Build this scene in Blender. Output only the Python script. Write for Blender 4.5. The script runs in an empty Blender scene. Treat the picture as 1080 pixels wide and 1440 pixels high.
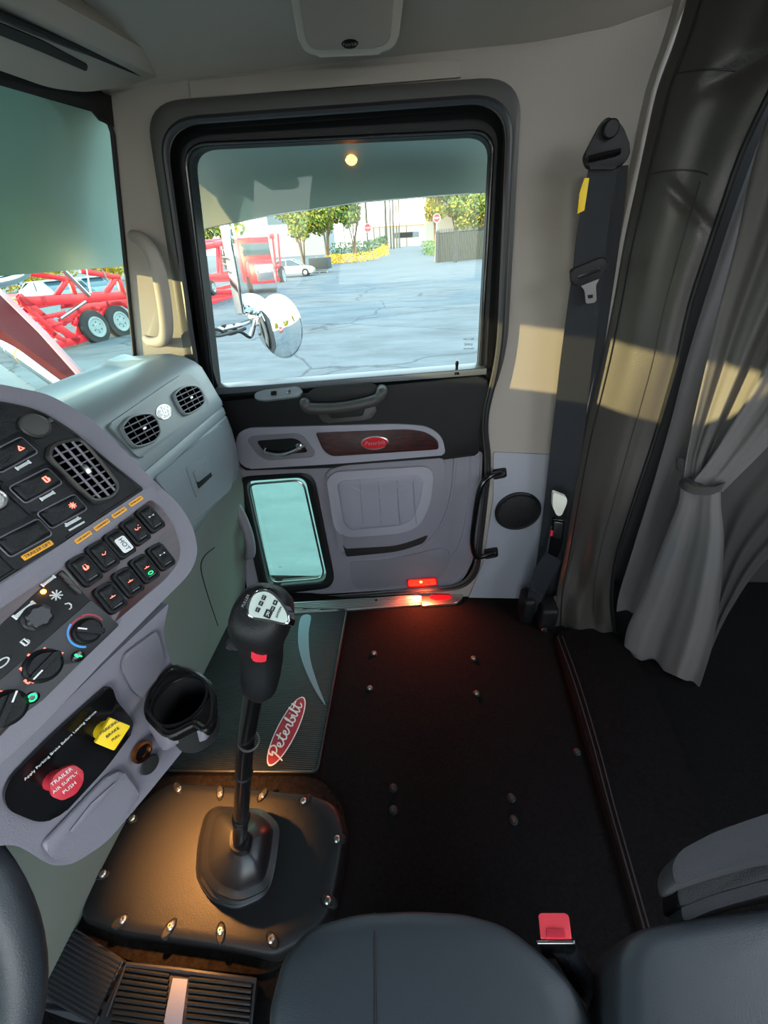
import bpy, bmesh, math, random
from mathutils import Vector, Matrix
random.seed(7)
PI = math.pi
S = bpy.context.scene
COL = S.collection
# ------------------------------------------------------------------ camera
H = 1.35; F = 560.0
V3 = Vector
cY = V3((50, -383, F)).normalized()
cD = V3((50, 830, F)); cD = (cD - cY * cD.dot(cY)).normalized()
cX = cD.cross(cY)
CAM = V3((0, 0, H))
cam_d = bpy.data.cameras.new('camera'); cam = bpy.data.objects.new('camera', cam_d); COL.objects.link(cam)
cam_d.sensor_fit = 'AUTO'; cam_d.sensor_width = 36.0; cam_d.lens = F / 1440 * 36.0
cam_d.clip_start = 0.02; cam_d.clip_end = 2000
def cdir(c):
    return V3((c.dot(cX), c.dot(cY), -c.dot(cD)))
R3 = Matrix((cdir(V3((1, 0, 0))), cdir(V3((0, -1, 0))), cdir(V3((0, 0, -1))))).transposed()
cam.matrix_world = Matrix.Translation(CAM) @ R3.to_4x4()
S.camera = cam
S.view_settings.view_transform = 'Standard'; S.view_settings.look = 'None'
S.view_settings.gamma = 1.0; S.view_settings.use_curve_mapping = False
S.view_settings.exposure = 1.9
S.cycles.caustics_reflective = False; S.cycles.max_bounces = 10; S.cycles.transparent_max_bounces = 16; S.cycles.diffuse_bounces = 6
# ------------------------------------------------------------------ sky and sun
W = bpy.data.worlds.new('sky'); S.world = W; W.use_nodes = True
wn = W.node_tree.nodes; wl = W.node_tree.links; wn.clear()
wo = wn.new('ShaderNodeOutputWorld'); wb = wn.new('ShaderNodeBackground'); wt = wn.new('ShaderNodeTexCoord')
wsep = wn.new('ShaderNodeSeparateXYZ'); wr = wn.new('ShaderNodeValToRGB')
wl.new(wt.outputs['Generated'], wsep.inputs[0]); wl.new(wsep.outputs['Z'], wr.inputs[0])
e = wr.color_ramp.elements
e[0].position = 0.0; e[0].color = (1.0, .97, .86, 1)
e[1].position = 0.9; e[1].color = (.42, .56, .72, 1)
m_ = e.new(0.22); m_.color = (.72, .84, .92, 1)
wl.new(wr.outputs[0], wb.inputs[0]); wb.inputs[1].default_value = 2.1
wl.new(wb.outputs[0], wo.inputs[0])
SUN = V3((1.0, 0.40, -0.146)).normalized()
sd = bpy.data.lights.new('sun', 'SUN'); sd.energy = 5.0; sd.angle = math.radians(0.6); sd.color = (1.0, .62, .30)
so = bpy.data.objects.new('sun', sd); COL.objects.link(so)
so.rotation_euler = (-SUN).to_track_quat('Z', 'Y').to_euler()
def area(name, loc, to, size, power, color):
    d = bpy.data.lights.new(name, 'AREA'); d.shape = 'DISK'; d.size = size; d.energy = power; d.color = color
    o = bpy.data.objects.new(name, d); COL.objects.link(o); o.location = loc
    o.rotation_euler = (V3(loc) - V3(to)).to_track_quat('Z', 'Y').to_euler(); return o
FILL = area('sleeper_fill_light', (1.35, 0.2, 1.72), (1.2, 0.3, 0), 0.16, 1.2, (1, .96, .90))  # added fill light for the interior, not a known lamp
def spot(name, loc, to, ang, power, color, blend=.8, rad=.015):
    d = bpy.data.lights.new(name, 'SPOT'); d.energy = power; d.color = color; d.spot_size = math.radians(ang); d.spot_blend = blend; d.shadow_soft_size = rad
    o = bpy.data.objects.new(name, d); COL.objects.link(o); o.location = loc
    o.rotation_euler = (V3(loc) - V3(to)).to_track_quat('Z', 'Y').to_euler(); return o
spot('footwell_lamp_light', (-0.60, 0.36, 0.40), (-0.56, 0.33, 0.05), 80, 13.0, (1, .42, .11))

# ------------------------------------------------------------------ pixel -> place
def ray(px, py):
    return cdir(V3((px - 540, py - 720, F))).normalized()
def onY(px, py, y): r = ray(px, py); return CAM + r * (y / r.y)
def onX(px, py, x): r = ray(px, py); return CAM + r * (x / r.x)
def onZ(px, py, z): r = ray(px, py); return CAM + r * ((z - H) / r.z)
def dep(px, py, d): return CAM + cdir(V3((px - 540, py - 720, F))) * (d / F)
class Pl:
    def __init__(s, p, n): s.p = V3(p); s.n = V3(n).normalized()
    def at(s, x, y, h=0):
        r = ray(x, y); p = s.p + s.n * h
        return CAM + r * ((p - CAM).dot(s.n) / r.dot(s.n))
    def pts(s, L, h=0): return [s.at(x, y, h) for x, y in L]
# ------------------------------------------------------------------ materials
def lin(h):
    if isinstance(h, str):
        v = [int(h[i:i + 2], 16) / 255 for i in (0, 2, 4)]
        return tuple(((c + .055) / 1.055) ** 2.4 if c > .04045 else c / 12.92 for c in v) + (1,)
    return tuple(h) + (1,)
MATS = {}
def M(name, col, rough=.5, metal=0., bump=0., bscale=300., var=0., vscale=20., emit=0., coat=0., spec=.5):
    m = bpy.data.materials.new(name); m.use_nodes = True; MATS[name] = m
    nt = m.node_tree; b = nt.nodes['Principled BSDF']; c = lin(col)
    b.inputs['Base Color'].default_value = c; b.inputs['Roughness'].default_value = rough
    b.inputs['Metallic'].default_value = metal; b.inputs['Coat Weight'].default_value = coat
    b.inputs['Specular IOR Level'].default_value = spec
    if emit: b.inputs['Emission Color'].default_value = c; b.inputs['Emission Strength'].default_value = emit
    if var or bump:
        tc = nt.nodes.new('ShaderNodeTexCoord')
    if var:
        n = nt.nodes.new('ShaderNodeTexNoise'); n.inputs['Scale'].default_value = vscale; n.inputs['Detail'].default_value = 6
        nt.links.new(tc.outputs['Object'], n.inputs['Vector'])
        r = nt.nodes.new('ShaderNodeValToRGB'); nt.links.new(n.outputs[0], r.inputs[0])
        r.color_ramp.elements[0].position = .3; r.color_ramp.elements[1].position = .7
        r.color_ramp.elements[0].color = tuple(x * (1 - var) for x in c[:3]) + (1,)
        r.color_ramp.elements[1].color = tuple(min(1, x * (1 + var)) for x in c[:3]) + (1,)
        nt.links.new(r.outputs[0], b.inputs['Base Color'])
    if bump:
        n = nt.nodes.new('ShaderNodeTexNoise'); n.inputs['Scale'].default_value = bscale; n.inputs['Detail'].default_value = 3
        nt.links.new(tc.outputs['Object'], n.inputs['Vector'])
        bp = nt.nodes.new('ShaderNodeBump'); bp.inputs['Strength'].default_value = bump; bp.inputs['Distance'].default_value = .002
        nt.links.new(n.outputs[0], bp.inputs['Height']); nt.links.new(bp.outputs[0], b.inputs['Normal'])
    return m
def Mstripe(name, col, axis, freq, rough=.5, strength=1.0, dist=.003, var=0.):
    m = M(name, col, rough); nt = m.node_tree; b = nt.nodes['Principled BSDF']
    tc = nt.nodes.new('ShaderNodeTexCoord'); w = nt.nodes.new('ShaderNodeTexWave')
    w.bands_direction = axis; w.inputs['Scale'].default_value = freq; w.wave_profile = 'SIN'
    nt.links.new(tc.outputs['Object'], w.inputs['Vector'])
    bp = nt.nodes.new('ShaderNodeBump'); bp.inputs['Strength'].default_value = strength; bp.inputs['Distance'].default_value = dist
    nt.links.new(w.outputs['Fac'], bp.inputs['Height']); nt.links.new(bp.outputs[0], b.inputs['Normal'])
    return m
def Mglass(name, tint, refl=.06):
    m = bpy.data.materials.new(name); m.use_nodes = True; nt = m.node_tree; nt.nodes.clear(); MATS[name] = m
    o = nt.nodes.new('ShaderNodeOutputMaterial'); mx = nt.nodes.new('ShaderNodeMixShader')
    t = nt.nodes.new('ShaderNodeBsdfTransparent'); g = nt.nodes.new('ShaderNodeBsdfGlossy')
    t.inputs[0].default_value = tuple(tint) + (1,); g.inputs['Roughness'].default_value = .02
    mx.inputs[0].default_value = refl
    nt.links.new(t.outputs[0], mx.inputs[1]); nt.links.new(g.outputs[0], mx.inputs[2]); nt.links.new(mx.outputs[0], o.inputs[0])
    return m
M('grey_trim', '76737c', .55, bump=.25, bscale=700)
M('grey_trim_dark', '6e6c74', .6, bump=.25, bscale=700)
M('grey_light', '8e8c96', .55, bump=.2, bscale=700)
M('grey_pad', '82818d', .7, bump=.2, bscale=400)
M('wall_grey', '948c84', .75, bump=.2, bscale=500)
M('wall_lower', '8f8f97', .65, bump=.2, bscale=500)
M('headliner', 'b3aca0', .85, bump=.25, bscale=900)
M('headliner_dark', '5c5b58', .8, bump=.2, bscale=900)
M('dash_grey', '7f888b', .42, bump=.2, bscale=600)
M('kick_grey', '9aa69c', .6, bump=.15, bscale=300)  # green cast of the teal light put into the base colour
M('seam_brown', '2a1f1f', .7)
M('black_soft', '121315', .5, bump=.3, bscale=600, spec=.3)
M('vinyl_seam', '2c2927', .6)
M('black_matt', '101011', .7, bump=.2, bscale=500)
M('black_gloss', '0c0c0d', .22, coat=.2)
M('rubber', '1e1e22', .45)
M('seal_rubber', '3a3937', .5)
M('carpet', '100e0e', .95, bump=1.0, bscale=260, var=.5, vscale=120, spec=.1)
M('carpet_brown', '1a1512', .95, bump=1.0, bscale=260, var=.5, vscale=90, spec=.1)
M('vinyl', '403c39', .36, bump=.25, bscale=350)
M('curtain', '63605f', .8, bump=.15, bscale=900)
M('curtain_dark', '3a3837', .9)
M('seat_vinyl', '2b2f34', .45, bump=.25, bscale=700)
M('ledge_grey', '454b50', .3)
M('bolt_dim', '3a3731', .6, .6)
M('fabric_grey', '302f32', .85, bump=.5, bscale=600)
M('webbing', '16191f', .7, bump=.5, bscale=900)
M('chrome', 'd8dade', .07, 1.0)
M('shield_steel', '6e7072', .5, .6)
M('tube_chrome', '9aa0a4', .15, 1.0)
M('steel', 'b9b9b9', .28, 1.0)
M('visor_steel', 'c6d6ce', .5, 1.0)
M('well_shade', '020202', 1.0, spec=0.)
M('boot_rubber', '141416', .4)
M('alu', 'c4c4c2', .35, 1.0)
M('yellow', 'f0c814', .5)
M('amber', 'f5a80c', .5)
M('white', 'e8e8e6', .5)
M('ivory', 'd8d6c8', .5)
M('red', 'b3121f', .4)
M('red_bright', 'd9283a', .45)
M('red_emblem', 'c01828', .25, coat=.5)
M('red_buckle', 'e0404a', .45)
M('logo_red', 'a2303a', .5)
M('logo_white', 'e6e2dc', .5)
M('mat_stripe', '6c7f88', .5)
M('mint', 'bcc8c0', .5)
M('blue', '2a7fc0', .4, emit=.15)
M('knob_red', 'c02838', .45)
M('icon_red', 'ff6a5a', .5, emit=.9)
M('icon_green', '20e070', .5, emit=1.0)
M('icon_white', 'd8dcdc', .5)
M('lamp_red', 'ff1408', .4, emit=2.2)
M('lamp_orange', 'ff8a28', .4, emit=9)
M('black_text', '15151a', .6)
M('copper', 'b06a3a', .25, 1.0)
M('bolt', 'a8a49c', .35, 1.0)
M('truck_red', '4a0b14', .7, spec=.05)
M('truck_red_highlight', 'a0606a', .5)
M('red_paint', 'd8202c', .35)
M('asphalt', '5a646a', .9)
M('tyre', '2c2c2e', .8)
M('car_silver', '788e98', .35)
M('car_white', 'b4b0a0', .3)
M('car_glass', '3c5560', .1)
M('leaf_yellow', '9c9430', .8)
M('leaf_green', '5c7a34', .8)
M('leaf_dark', '3c5c30', .8)
M('leaf_flower', 'd0a828', .8)
M('bark', '6a5a44', .9)
M('pole_wood', '5c523a', .9)
M('fence_tan', '8d8268', .9)
M('building_white', '8f9898', .8)
M('building_orange', 'e07a3a', .8)
M('dumpster', '3a4242', .8)
M('gloss_plate', 'b8b8ae', .3, .4)
Mglass('glass_door', (.84, .90, .88), .012)
Mglass('glass_wind', (.76, .88, .84), .02)
Mglass('glass_lower', (.72, .95, .85), .03)
M('mirror_glass', 'e6e9ea', .02, 1.0)
# wood trim
m = M('wood', '2a0f10', .38, coat=.1); nt = m.node_tree
tc = nt.nodes.new('ShaderNodeTexCoord'); mp = nt.nodes.new('ShaderNodeMapping'); mp.inputs['Scale'].default_value = (6, 2, 30)
n = nt.nodes.new('ShaderNodeTexNoise'); n.inputs['Scale'].default_value = 4; n.inputs['Detail'].default_value = 5
r = nt.nodes.new('ShaderNodeValToRGB'); r.color_ramp.elements[0].position = .35; r.color_ramp.elements[1].position = .7
r.color_ramp.elements[0].color = lin('120607'); r.color_ramp.elements[1].color = lin('46191a')
nt.links.new(tc.outputs['Object'], mp.inputs[0]); nt.links.new(mp.outputs[0], n.inputs['Vector']); nt.links.new(n.outputs[0], r.inputs[0]); nt.links.new(r.outputs[0], nt.nodes['Principled BSDF'].inputs['Base Color'])
# asphalt with cracks and pale patches
m = MATS['asphalt']; nt = m.node_tree; b = nt.nodes['Principled BSDF']
tc = nt.nodes.new('ShaderNodeTexCoord')
n1 = nt.nodes.new('ShaderNodeTexNoise'); n1.inputs['Scale'].default_value = .35; n1.inputs['Detail'].default_value = 10; n1.inputs['Roughness'].default_value = .7
mp = nt.nodes.new('ShaderNodeMapping'); mp.inputs['Scale'].default_value = (1, 2.4, 1)
nt.links.new(tc.outputs['Object'], mp.inputs[0]); nt.links.new(mp.outputs[0], n1.inputs['Vector'])
r1 = nt.nodes.new('ShaderNodeValToRGB'); r1.color_ramp.elements[0].position = .35; r1.color_ramp.elements[1].position = .68
r1.color_ramp.elements[0].color = lin('414b50'); r1.color_ramp.elements[1].color = lin('5e686c'); nt.links.new(n1.outputs[0], r1.inputs[0])
nd = nt.nodes.new('ShaderNodeTexNoise'); nd.inputs['Scale'].default_value = .8; nd.inputs['Detail'].default_value = 5; nt.links.new(tc.outputs['Object'], nd.inputs['Vector'])
ad = nt.nodes.new('ShaderNodeMixRGB'); ad.blend_type = 'ADD'; ad.inputs[0].default_value = .8
nt.links.new(tc.outputs['Object'], ad.inputs[1]); nt.links.new(nd.outputs['Color'], ad.inputs[2])
vo = nt.nodes.new('ShaderNodeTexVoronoi'); vo.feature = 'DISTANCE_TO_EDGE'; vo.inputs['Scale'].default_value = .22; nt.links.new(ad.outputs[0], vo.inputs['Vector'])
r2 = nt.nodes.new('ShaderNodeValToRGB'); r2.color_ramp.elements[0].position = 0; r2.color_ramp.elements[1].position = .012
r2.color_ramp.elements[0].color = (.35, .35, .38, 1); r2.color_ramp.elements[1].color = (1, 1, 1, 1); nt.links.new(vo.outputs[0], r2.inputs[0])
mm = nt.nodes.new('ShaderNodeMixRGB'); mm.blend_type = 'MULTIPLY'; mm.inputs[0].default_value = 1
nt.links.new(r1.outputs[0], mm.inputs[1]); nt.links.new(r2.outputs[0], mm.inputs[2]); nt.links.new(mm.outputs[0], b.inputs['Base Color'])
# ------------------------------------------------------------------ object helpers
def tag(o, label=None, cat=None, group=None, kind=None):
    if label: o['label'] = label
    if cat: o['category'] = cat
    if group: o['group'] = group
    if kind: o['kind'] = kind
    return o
def thing(name, label, cat, loc=(0, 0, 0), group=None, kind=None):
    o = bpy.data.objects.new(name, None); COL.objects.link(o); o.location = loc; o.empty_display_size = .05
    return tag(o, label, cat, group, kind)
def wloc(o):
    p = V3((0, 0, 0))
    while o: p = p + o.location + (o.matrix_parent_inverse.translation if o.parent else V3((0, 0, 0))); o = o.parent
    return p
def obj(name, bm, mat, parent=None, angle=35, smooth=True):
    """one bmesh (world coordinates) -> ONE object with its origin at its base"""
    bmesh.ops.recalc_face_normals(bm, faces=bm.faces) if not getattr(bm, 'keep', False) else None
    xs = [v.co for v in bm.verts]
    lo = V3([min(c[i] for c in xs) for i in range(3)]); hi = V3([max(c[i] for c in xs) for i in range(3)])
    c = V3(((lo.x + hi.x) / 2, (lo.y + hi.y) / 2, lo.z))
    for v in bm.verts: v.co -= c
    me = bpy.data.meshes.new(name); bm.to_mesh(me); bm.free()
    if smooth:
        for p in me.polygons: p.use_smooth = True
        me.set_sharp_from_angle(angle=math.radians(angle))
    mats = mat if isinstance(mat, (list, tuple)) else [mat]
    for m in mats: me.materials.append(MATS[m])
    o = bpy.data.objects.new(name, me); COL.objects.link(o); o.location = c
    if parent:
        o.parent = parent; o.matrix_parent_inverse = Matrix.Translation(-wloc(parent))
    return o
def copy_tree(o, parent=None):
    c = o.copy(); COL.objects.link(c); mi = o.matrix_parent_inverse.copy()
    if parent: c.parent = parent; c.matrix_parent_inverse = mi
    for ch in [x for x in bpy.data.objects if x.parent == o]: copy_tree(ch, c)
    return c
NB = bmesh.new
def rnd(P, r=8, seg=5):
    """round the corners of a 2D or 3D polygon"""
    P = [V3(p) if len(p) == 3 else V3((p[0], p[1], 0)) for p in P]; out = []; n = len(P); rr = r if isinstance(r, (list, tuple)) else [r] * n
    for i, p in enumerate(P):
        a = P[i - 1] - p; b = P[(i + 1) % n] - p
        d = min(rr[i], a.length * .48, b.length * .48); A = p + a.normalized() * d; B = p + b.normalized() * d
        for k in range(seg + 1):
            t = k / seg; out.append(A * (1 - t) ** 2 + p * 2 * t * (1 - t) + B * t * t)
    return out
def r2(P, r=8, seg=5): return [(v.x, v.y) for v in rnd(P, r, seg)]
def slab(bm, pts, n, depth, bevel=0., seg=3, holes=(), back=True):
    """plate whose front outline is pts; thickness goes against n"""
    n = V3(n).normalized()
    if not holes:
        f = [bm.verts.new(p) for p in pts]; g = [bm.verts.new(p - n * depth) for p in pts]
        ff = bm.faces.new(f)
        if back: bm.faces.new(g[::-1])
        N = len(f)
        for i in range(N): bm.faces.new((f[i], g[i], g[(i + 1) % N], f[(i + 1) % N]))
        if bevel:
            bmesh.ops.bevel(bm, geom=[e for e in ff.edges], offset=bevel, segments=seg, profile=.5, affect='EDGES', clamp_overlap=True)
    else:
        es = []
        for L in [pts] + list(holes):
            vs = [bm.verts.new(p) for p in L]
            es += [bm.edges.new((vs[i], vs[(i + 1) % len(vs)])) for i in range(len(vs))]
        r = bmesh.ops.triangle_fill(bm, use_beauty=True, use_dissolve=False, edges=es, normal=n)
        fs = [x for x in r['geom'] if isinstance(x, bmesh.types.BMFace)]
        ex = bmesh.ops.extrude_face_region(bm, geom=fs, use_keep_orig=True)
        for v in [x for x in ex['geom'] if isinstance(x, bmesh.types.BMVert)]: v.co -= n * depth
    return bm
def loft(bm, loops, closed=True, cap0=False, cap1=False):
    vs = [[bm.verts.new(p) for p in L] for L in loops]
    for A, B in zip(vs, vs[1:]):
        n = len(A)
        for i in range(n if closed else n - 1):
            j = (i + 1) % n
            try: bm.faces.new((A[i], A[j], B[j], B[i]))
            except ValueError: pass
    if cap0: bm.faces.new(vs[0][::-1])
    if cap1: bm.faces.new(vs[-1])
    return bm
def pillow(bm, pts, n, prof):
    """rounded raised shape; prof = [(scale towards centre, height)...]"""
    n = V3(n).normalized(); c = sum((V3(p) for p in pts), V3()) / len(pts)
    L = [[c + (V3(p) - c) * s + n * h for p in pts] for s, h in prof]
    return loft(bm, L, True, True, True)
def catm(P, k=6, closed=False):
    P = [V3(p) for p in P]; n = len(P); out = []
    rng = range(n if closed else n - 1)
    for i in rng:
        p1 = P[i]; p2 = P[(i + 1) % n]; p0 = P[i - 1] if (i > 0 or closed) else p1 * 2 - p2
        p3 = P[(i + 2) % n] if (i + 2 < n or closed) else p2 * 2 - p1
        for j in range(k):
            t = j / k
            out.append(.5 * ((2 * p1) + (p2 - p0) * t + (2 * p0 - 5 * p1 + 4 * p2 - p3) * t * t + (3 * p1 - p0 - 3 * p2 + p3) * t ** 3))
    if not closed: out.append(P[-1])
    return out
def tube(bm, P, r, seg=10, closed=False, caps=True, flat=None):
    """round tube along P; r a number or list; flat=(dir, factor) squashes the section"""
    P = [V3(p) for p in P]; n = len(P); R = r if isinstance(r, (list, tuple)) else [r] * n
    loops = []; up = None
    for i, p in enumerate(P):
        if closed: t = (P[(i + 1) % n] - P[i - 1]).normalized()
        else: t = (P[min(i + 1, n - 1)] - P[max(i - 1, 0)]).normalized()
        if up is None:
            a = V3((0, 0, 1)) if abs(t.z) < .9 else V3((1, 0, 0)); up = (a - t * a.dot(t)).normalized()
        else: up = (up - t * up.dot(t)).normalized()
        s = t.cross(up); L = []
        for k in range(seg):
            a = 2 * PI * k / seg; o = (up * math.cos(a) + s * math.sin(a)) * R[i]
            if flat: fd = V3(flat[0]).normalized(); o -= fd * o.dot(fd) * (1 - flat[1])
            L.append(p + o)
        loops.append(L)
    if closed: loops.append(loops[0])
    if closed:
        vs = [[bm.verts.new(p) for p in L] for L in loops[:-1]]; vs.append(vs[0])
        for A, B in zip(vs, vs[1:]):
            for i in range(seg): bm.faces.new((A[i], A[(i + 1) % seg], B[(i + 1) % seg], B[i]))
    else: loft(bm, loops, True, caps, caps)
    return bm
def lathe(bm, c, axis, prof, seg=24, caps=True):
    """prof = [(radius, height along axis)]"""
    axis = V3(axis).normalized(); a = V3((0, 0, 1)) if abs(axis.z) < .9 else V3((1, 0, 0))
    u = (a - axis * a.dot(axis)).normalized(); v = axis.cross(u); c = V3(c)
    loops = [[c + axis * h + (u * math.cos(2 * PI * k / seg) + v * math.sin(2 * PI * k / seg)) * max(r, 1e-5) for k in range(seg)] for r, h in prof]
    return loft(bm, loops, True, caps, caps)
def box(bm, c, s, bevel=0., rot=None, seg=2):
    t = bmesh.new(); bmesh.ops.create_cube(t, size=1.0)
    for v in t.verts: v.co = V3((v.co.x * s[0], v.co.y * s[1], v.co.z * s[2]))
    if bevel: bmesh.ops.bevel(t, geom=t.edges[:], offset=bevel, segments=seg, profile=.5, affect='EDGES', clamp_overlap=True)
    Rm = rot.to_3x3() if rot is not None else Matrix.Identity(3)
    for v in t.verts: v.co = Rm @ v.co + V3(c)
    me = bpy.data.meshes.new('t'); t.to_mesh(me); t.free(); bm.from_mesh(me); bpy.data.meshes.remove(me)
    return bm
def frame(u, v, n):
    return Matrix((V3(u), V3(v), V3(n))).transposed()
def grid(bm, rows, thick=0.):
    """rows of points -> open sheet; thick gives it a body"""
    vs = [[bm.verts.new(p) for p in R] for R in rows]
    for A, B in zip(vs, vs[1:]):
        for i in range(len(A) - 1): bm.faces.new((A[i], A[i + 1], B[i + 1], B[i]))
    if thick: bmesh.ops.recalc_face_normals(bm, faces=bm.faces); bmesh.ops.solidify(bm, geom=bm.faces[:], thickness=thick)
    return bm
def text(name, s, o, xd, n, mat, parent, width=None, size=.01, ext=.0003, align='CENTER', shear=0.):
    """flat lettering centred on o, reading along xd, facing n"""
    cu = bpy.data.curves.new(name, 'FONT'); cu.body = s; cu.size = 1.0; cu.align_x = align; cu.align_y = 'CENTER'; cu.extrude = 0; cu.resolution_u = 3; cu.shear = shear
    t = bpy.data.objects.new(name, cu); COL.objects.link(t); bpy.context.view_layer.update()
    me = bpy.data.meshes.new_from_object(t.evaluated_get(bpy.context.evaluated_depsgraph_get()))
    bpy.data.objects.remove(t); bpy.data.curves.remove(cu)
    n = V3(n).normalized(); xd = V3(xd); xd = (xd - n * xd.dot(n)).normalized(); yd = n.cross(xd)
    w = max(v.co.x for v in me.vertices) - min(v.co.x for v in me.vertices)
    k = width / w if width else size
    bm = NB(); bm.from_mesh(me); bpy.data.meshes.remove(me)
    for v in bm.verts: v.co = V3(o) + xd * v.co.x * k + yd * v.co.y * k + n * v.co.z
    if ext: 
        r = bmesh.ops.extrude_face_region(bm, geom=bm.faces[:])
        for v in [x for x in r['geom'] if isinstance(x, bmesh.types.BMVert)]: v.co += n * ext
    return obj(name, bm, mat, parent, smooth=False)
def ell(c, a, b, u, v, n=28):
    return [V3(c) + V3(u) * a * math.cos(2 * PI * k / n) + V3(v) * b * math.sin(2 * PI * k / n) for k in range(n)]
# ================================================================== THE CAB (setting)
Yn = V3((0, -1, 0))                       # faces the camera
WALL = Pl((0, 1.30, 0), Yn)
FLOORZ = 0.0
GZ = -1.05                                # the yard outside is lower than the cab floor
bm = NB(); box(bm, (.55, .3, -.03), (3.3, 2.24, .06)); tag(obj('floor', bm, 'carpet'), kind='structure')
# opening of the passenger door
O1 = [(203, 143), (735, 106), (713, 500), (681, 588), (692, 652), (672, 828), (340, 852), (262, 520)]
R1 = [55, 60, 60, 40, 40, 40, 20, 60]
w_op = WALL.pts(r2(O1, R1, 8))
aT = WALL.at(150, 128); aT2 = WALL.at(156, 165); aB = WALL.at(192, 528)
outer = [V3((aT.x - .02, 1.3, 1.74)), aT2, aB, V3((-1.02, 1.3, 1.0)), V3((-1.02, 1.3, -.04)), V3((.66, 1.3, -.04)), V3((.66, 1.3, 1.74))]
bm = NB(); slab(bm, outer, Yn, .05, holes=[w_op]); tag(obj('wall_right', bm, 'wall_grey', smooth=False), kind='structure')
# lower trim of the B pillar, one seam below the belt line
P = WALL.pts([(694, 636), (790, 640), (790, 850), (655, 850), (680, 790), (694, 700)], .006)
bm = NB(); slab(bm, rnd(P, .006), Yn, .006, .003)
tag(obj('pillar_trim_panel', bm, 'wall_lower'), 'grey plastic lower trim panel of the pillar carrying the round speaker', 'trim panel')
# sleeper walls behind, coloured dark for the shadow gap by the curtain
bm = NB(); box(bm, (1.45, 1.45, .85), (1.7, .05, 1.9)); tag(obj('wall_sleeper', bm, 'curtain_dark'), kind='structure')
bm = NB(); box(bm, (2.2, .3, .85), (.05, 2.4, 1.9)); tag(obj('wall_back', bm, 'curtain_dark'), kind='structure')
# driver's side wall behind the camera, opening enlarged for daylight
dw = [V3((-1.02, -.80, -.04)), V3((2.2, -.80, -.04)), V3((2.2, -.80, 1.8)), V3((-.72, -.80, 1.8)), V3((-.93, -.80, 1.1))]
dh = rnd([V3((-.62, -.80, .02)), V3((.42, -.80, .02)), V3((.42, -.80, 1.60)), V3((-.50, -.80, 1.60)), V3((-.64, -.80, 1.1))], .07)
bm = NB(); slab(bm, dw, (0, 1, 0), .05, holes=[dh]); tag(obj('wall_left', bm, 'wall_grey', smooth=False), kind='structure')   # unseen open doorway, added to let daylight into the cab
# firewall and kick panels in front of the passenger's feet
rows = []
for z, x in ((.72, -.70), (.66, -.678), (.60, -.682), (.5, -.70), (.4, -.722), (.3, -.745), (.2, -.772), (.1, -.80), (-.01, -.835)):
    rows.append([V3((x, y, z)) for y in (-.8, -.3, 0, .3, .5, .7, .9, 1.1, 1.2, 1.30)])
bm = NB(); grid(bm, rows); 
bmesh.ops.solidify(bm, geom=bm.faces[:], thickness=.01)
tag(obj('wall_front', bm, 'kick_grey'), kind='structure')
# ceiling: headliner that rises from the side walls
def ceil_z(x, y):
    t = min(1, max(0, (1.3 - y) / .35)); return 1.688 + .075 * (1 - (1 - t) ** 2) + max(0, x - .25) ** 2 * .45 * (1 - .3 * t) - .03 * max(0, -x - .4)
rows = []
for y in (1.305, 1.29, 1.27, 1.24, 1.2, 1.12, 1.0, .8, .5, 0, -.4, -.83):
    rows.append([V3((x, y, ceil_z(x, y))) for x in (-1.05, -.85, -.7, -.5, -.3, -.1, .1, .25, .4, .5, .6, .7, .8, .9, 1.1, 1.4, 1.8, 2.25)])
bm = NB(); grid(bm, rows, .01); tag(obj('ceiling', bm, 'headliner'), kind='structure')
# header trim over the door with its seam
bm = NB()
P = WALL.pts([(264, 113), (420, 99), (640, 84), (648, 84), (648, 108), (640, 109), (268, 139)], .008)
slab(bm, P, Yn, .008, .003); tag(obj('trim_1', bm, 'wall_grey'), kind='structure')
# front header over the windshield
bm = NB()
hp = [(-.60, 1.765), (-.575, 1.715), (-.60, 1.69), (-.66, 1.685), (-.72, 1.69), (-.775, 1.685), (-.80, 1.70), (-.80, 1.78)]
hx = lambda y: (1.3 - y) * -.12
loft(bm, [[V3((x + hx(y), y, z)) for x, z in hp] for y in (1.295, .9, .5, 0, -.79)], True, True, True)
tag(obj('trim_2', bm, 'headliner'), kind='structure')
# sun visor folded up under the header
vis = thing('sun_visor', 'long grey padded sun visor folded up above the windshield', 'sun visor', (-.7, .8, 1.63))
VB = Pl((-.80, 1.0, 1.635), V3((.35, 0, -.94)))
bm = NB(); slab(bm, VB.pts(r2([(-60, -5), (0, 30), (70, 58), (205, 112), (190, 120), (120, 130), (70, 124), (-60, 78)], [4, 20, 20, 6, 6, 16, 20, 4], 5)), VB.n, .02, .007, 3); obj('visor_board', bm, 'headliner', vis)
bm = NB(); slab(bm, VB.pts(r2([(-60, 10), (0, 33), (60, 58), (124, 92), (122, 101), (60, 74), (0, 50), (-60, 24)], 3, 4), .002), VB.n, .003, .001); obj('visor_slot', bm, 'black_matt', vis)
bm = NB(); tube(bm, VB.pts([(-60, -14), (0, 20), (70, 50), (200, 104), (222, 97)], .004), .006, 8); obj('visor_shadow_line', bm, 'black_matt', vis)  # black tube stands in for the shadow between visor and header
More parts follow.
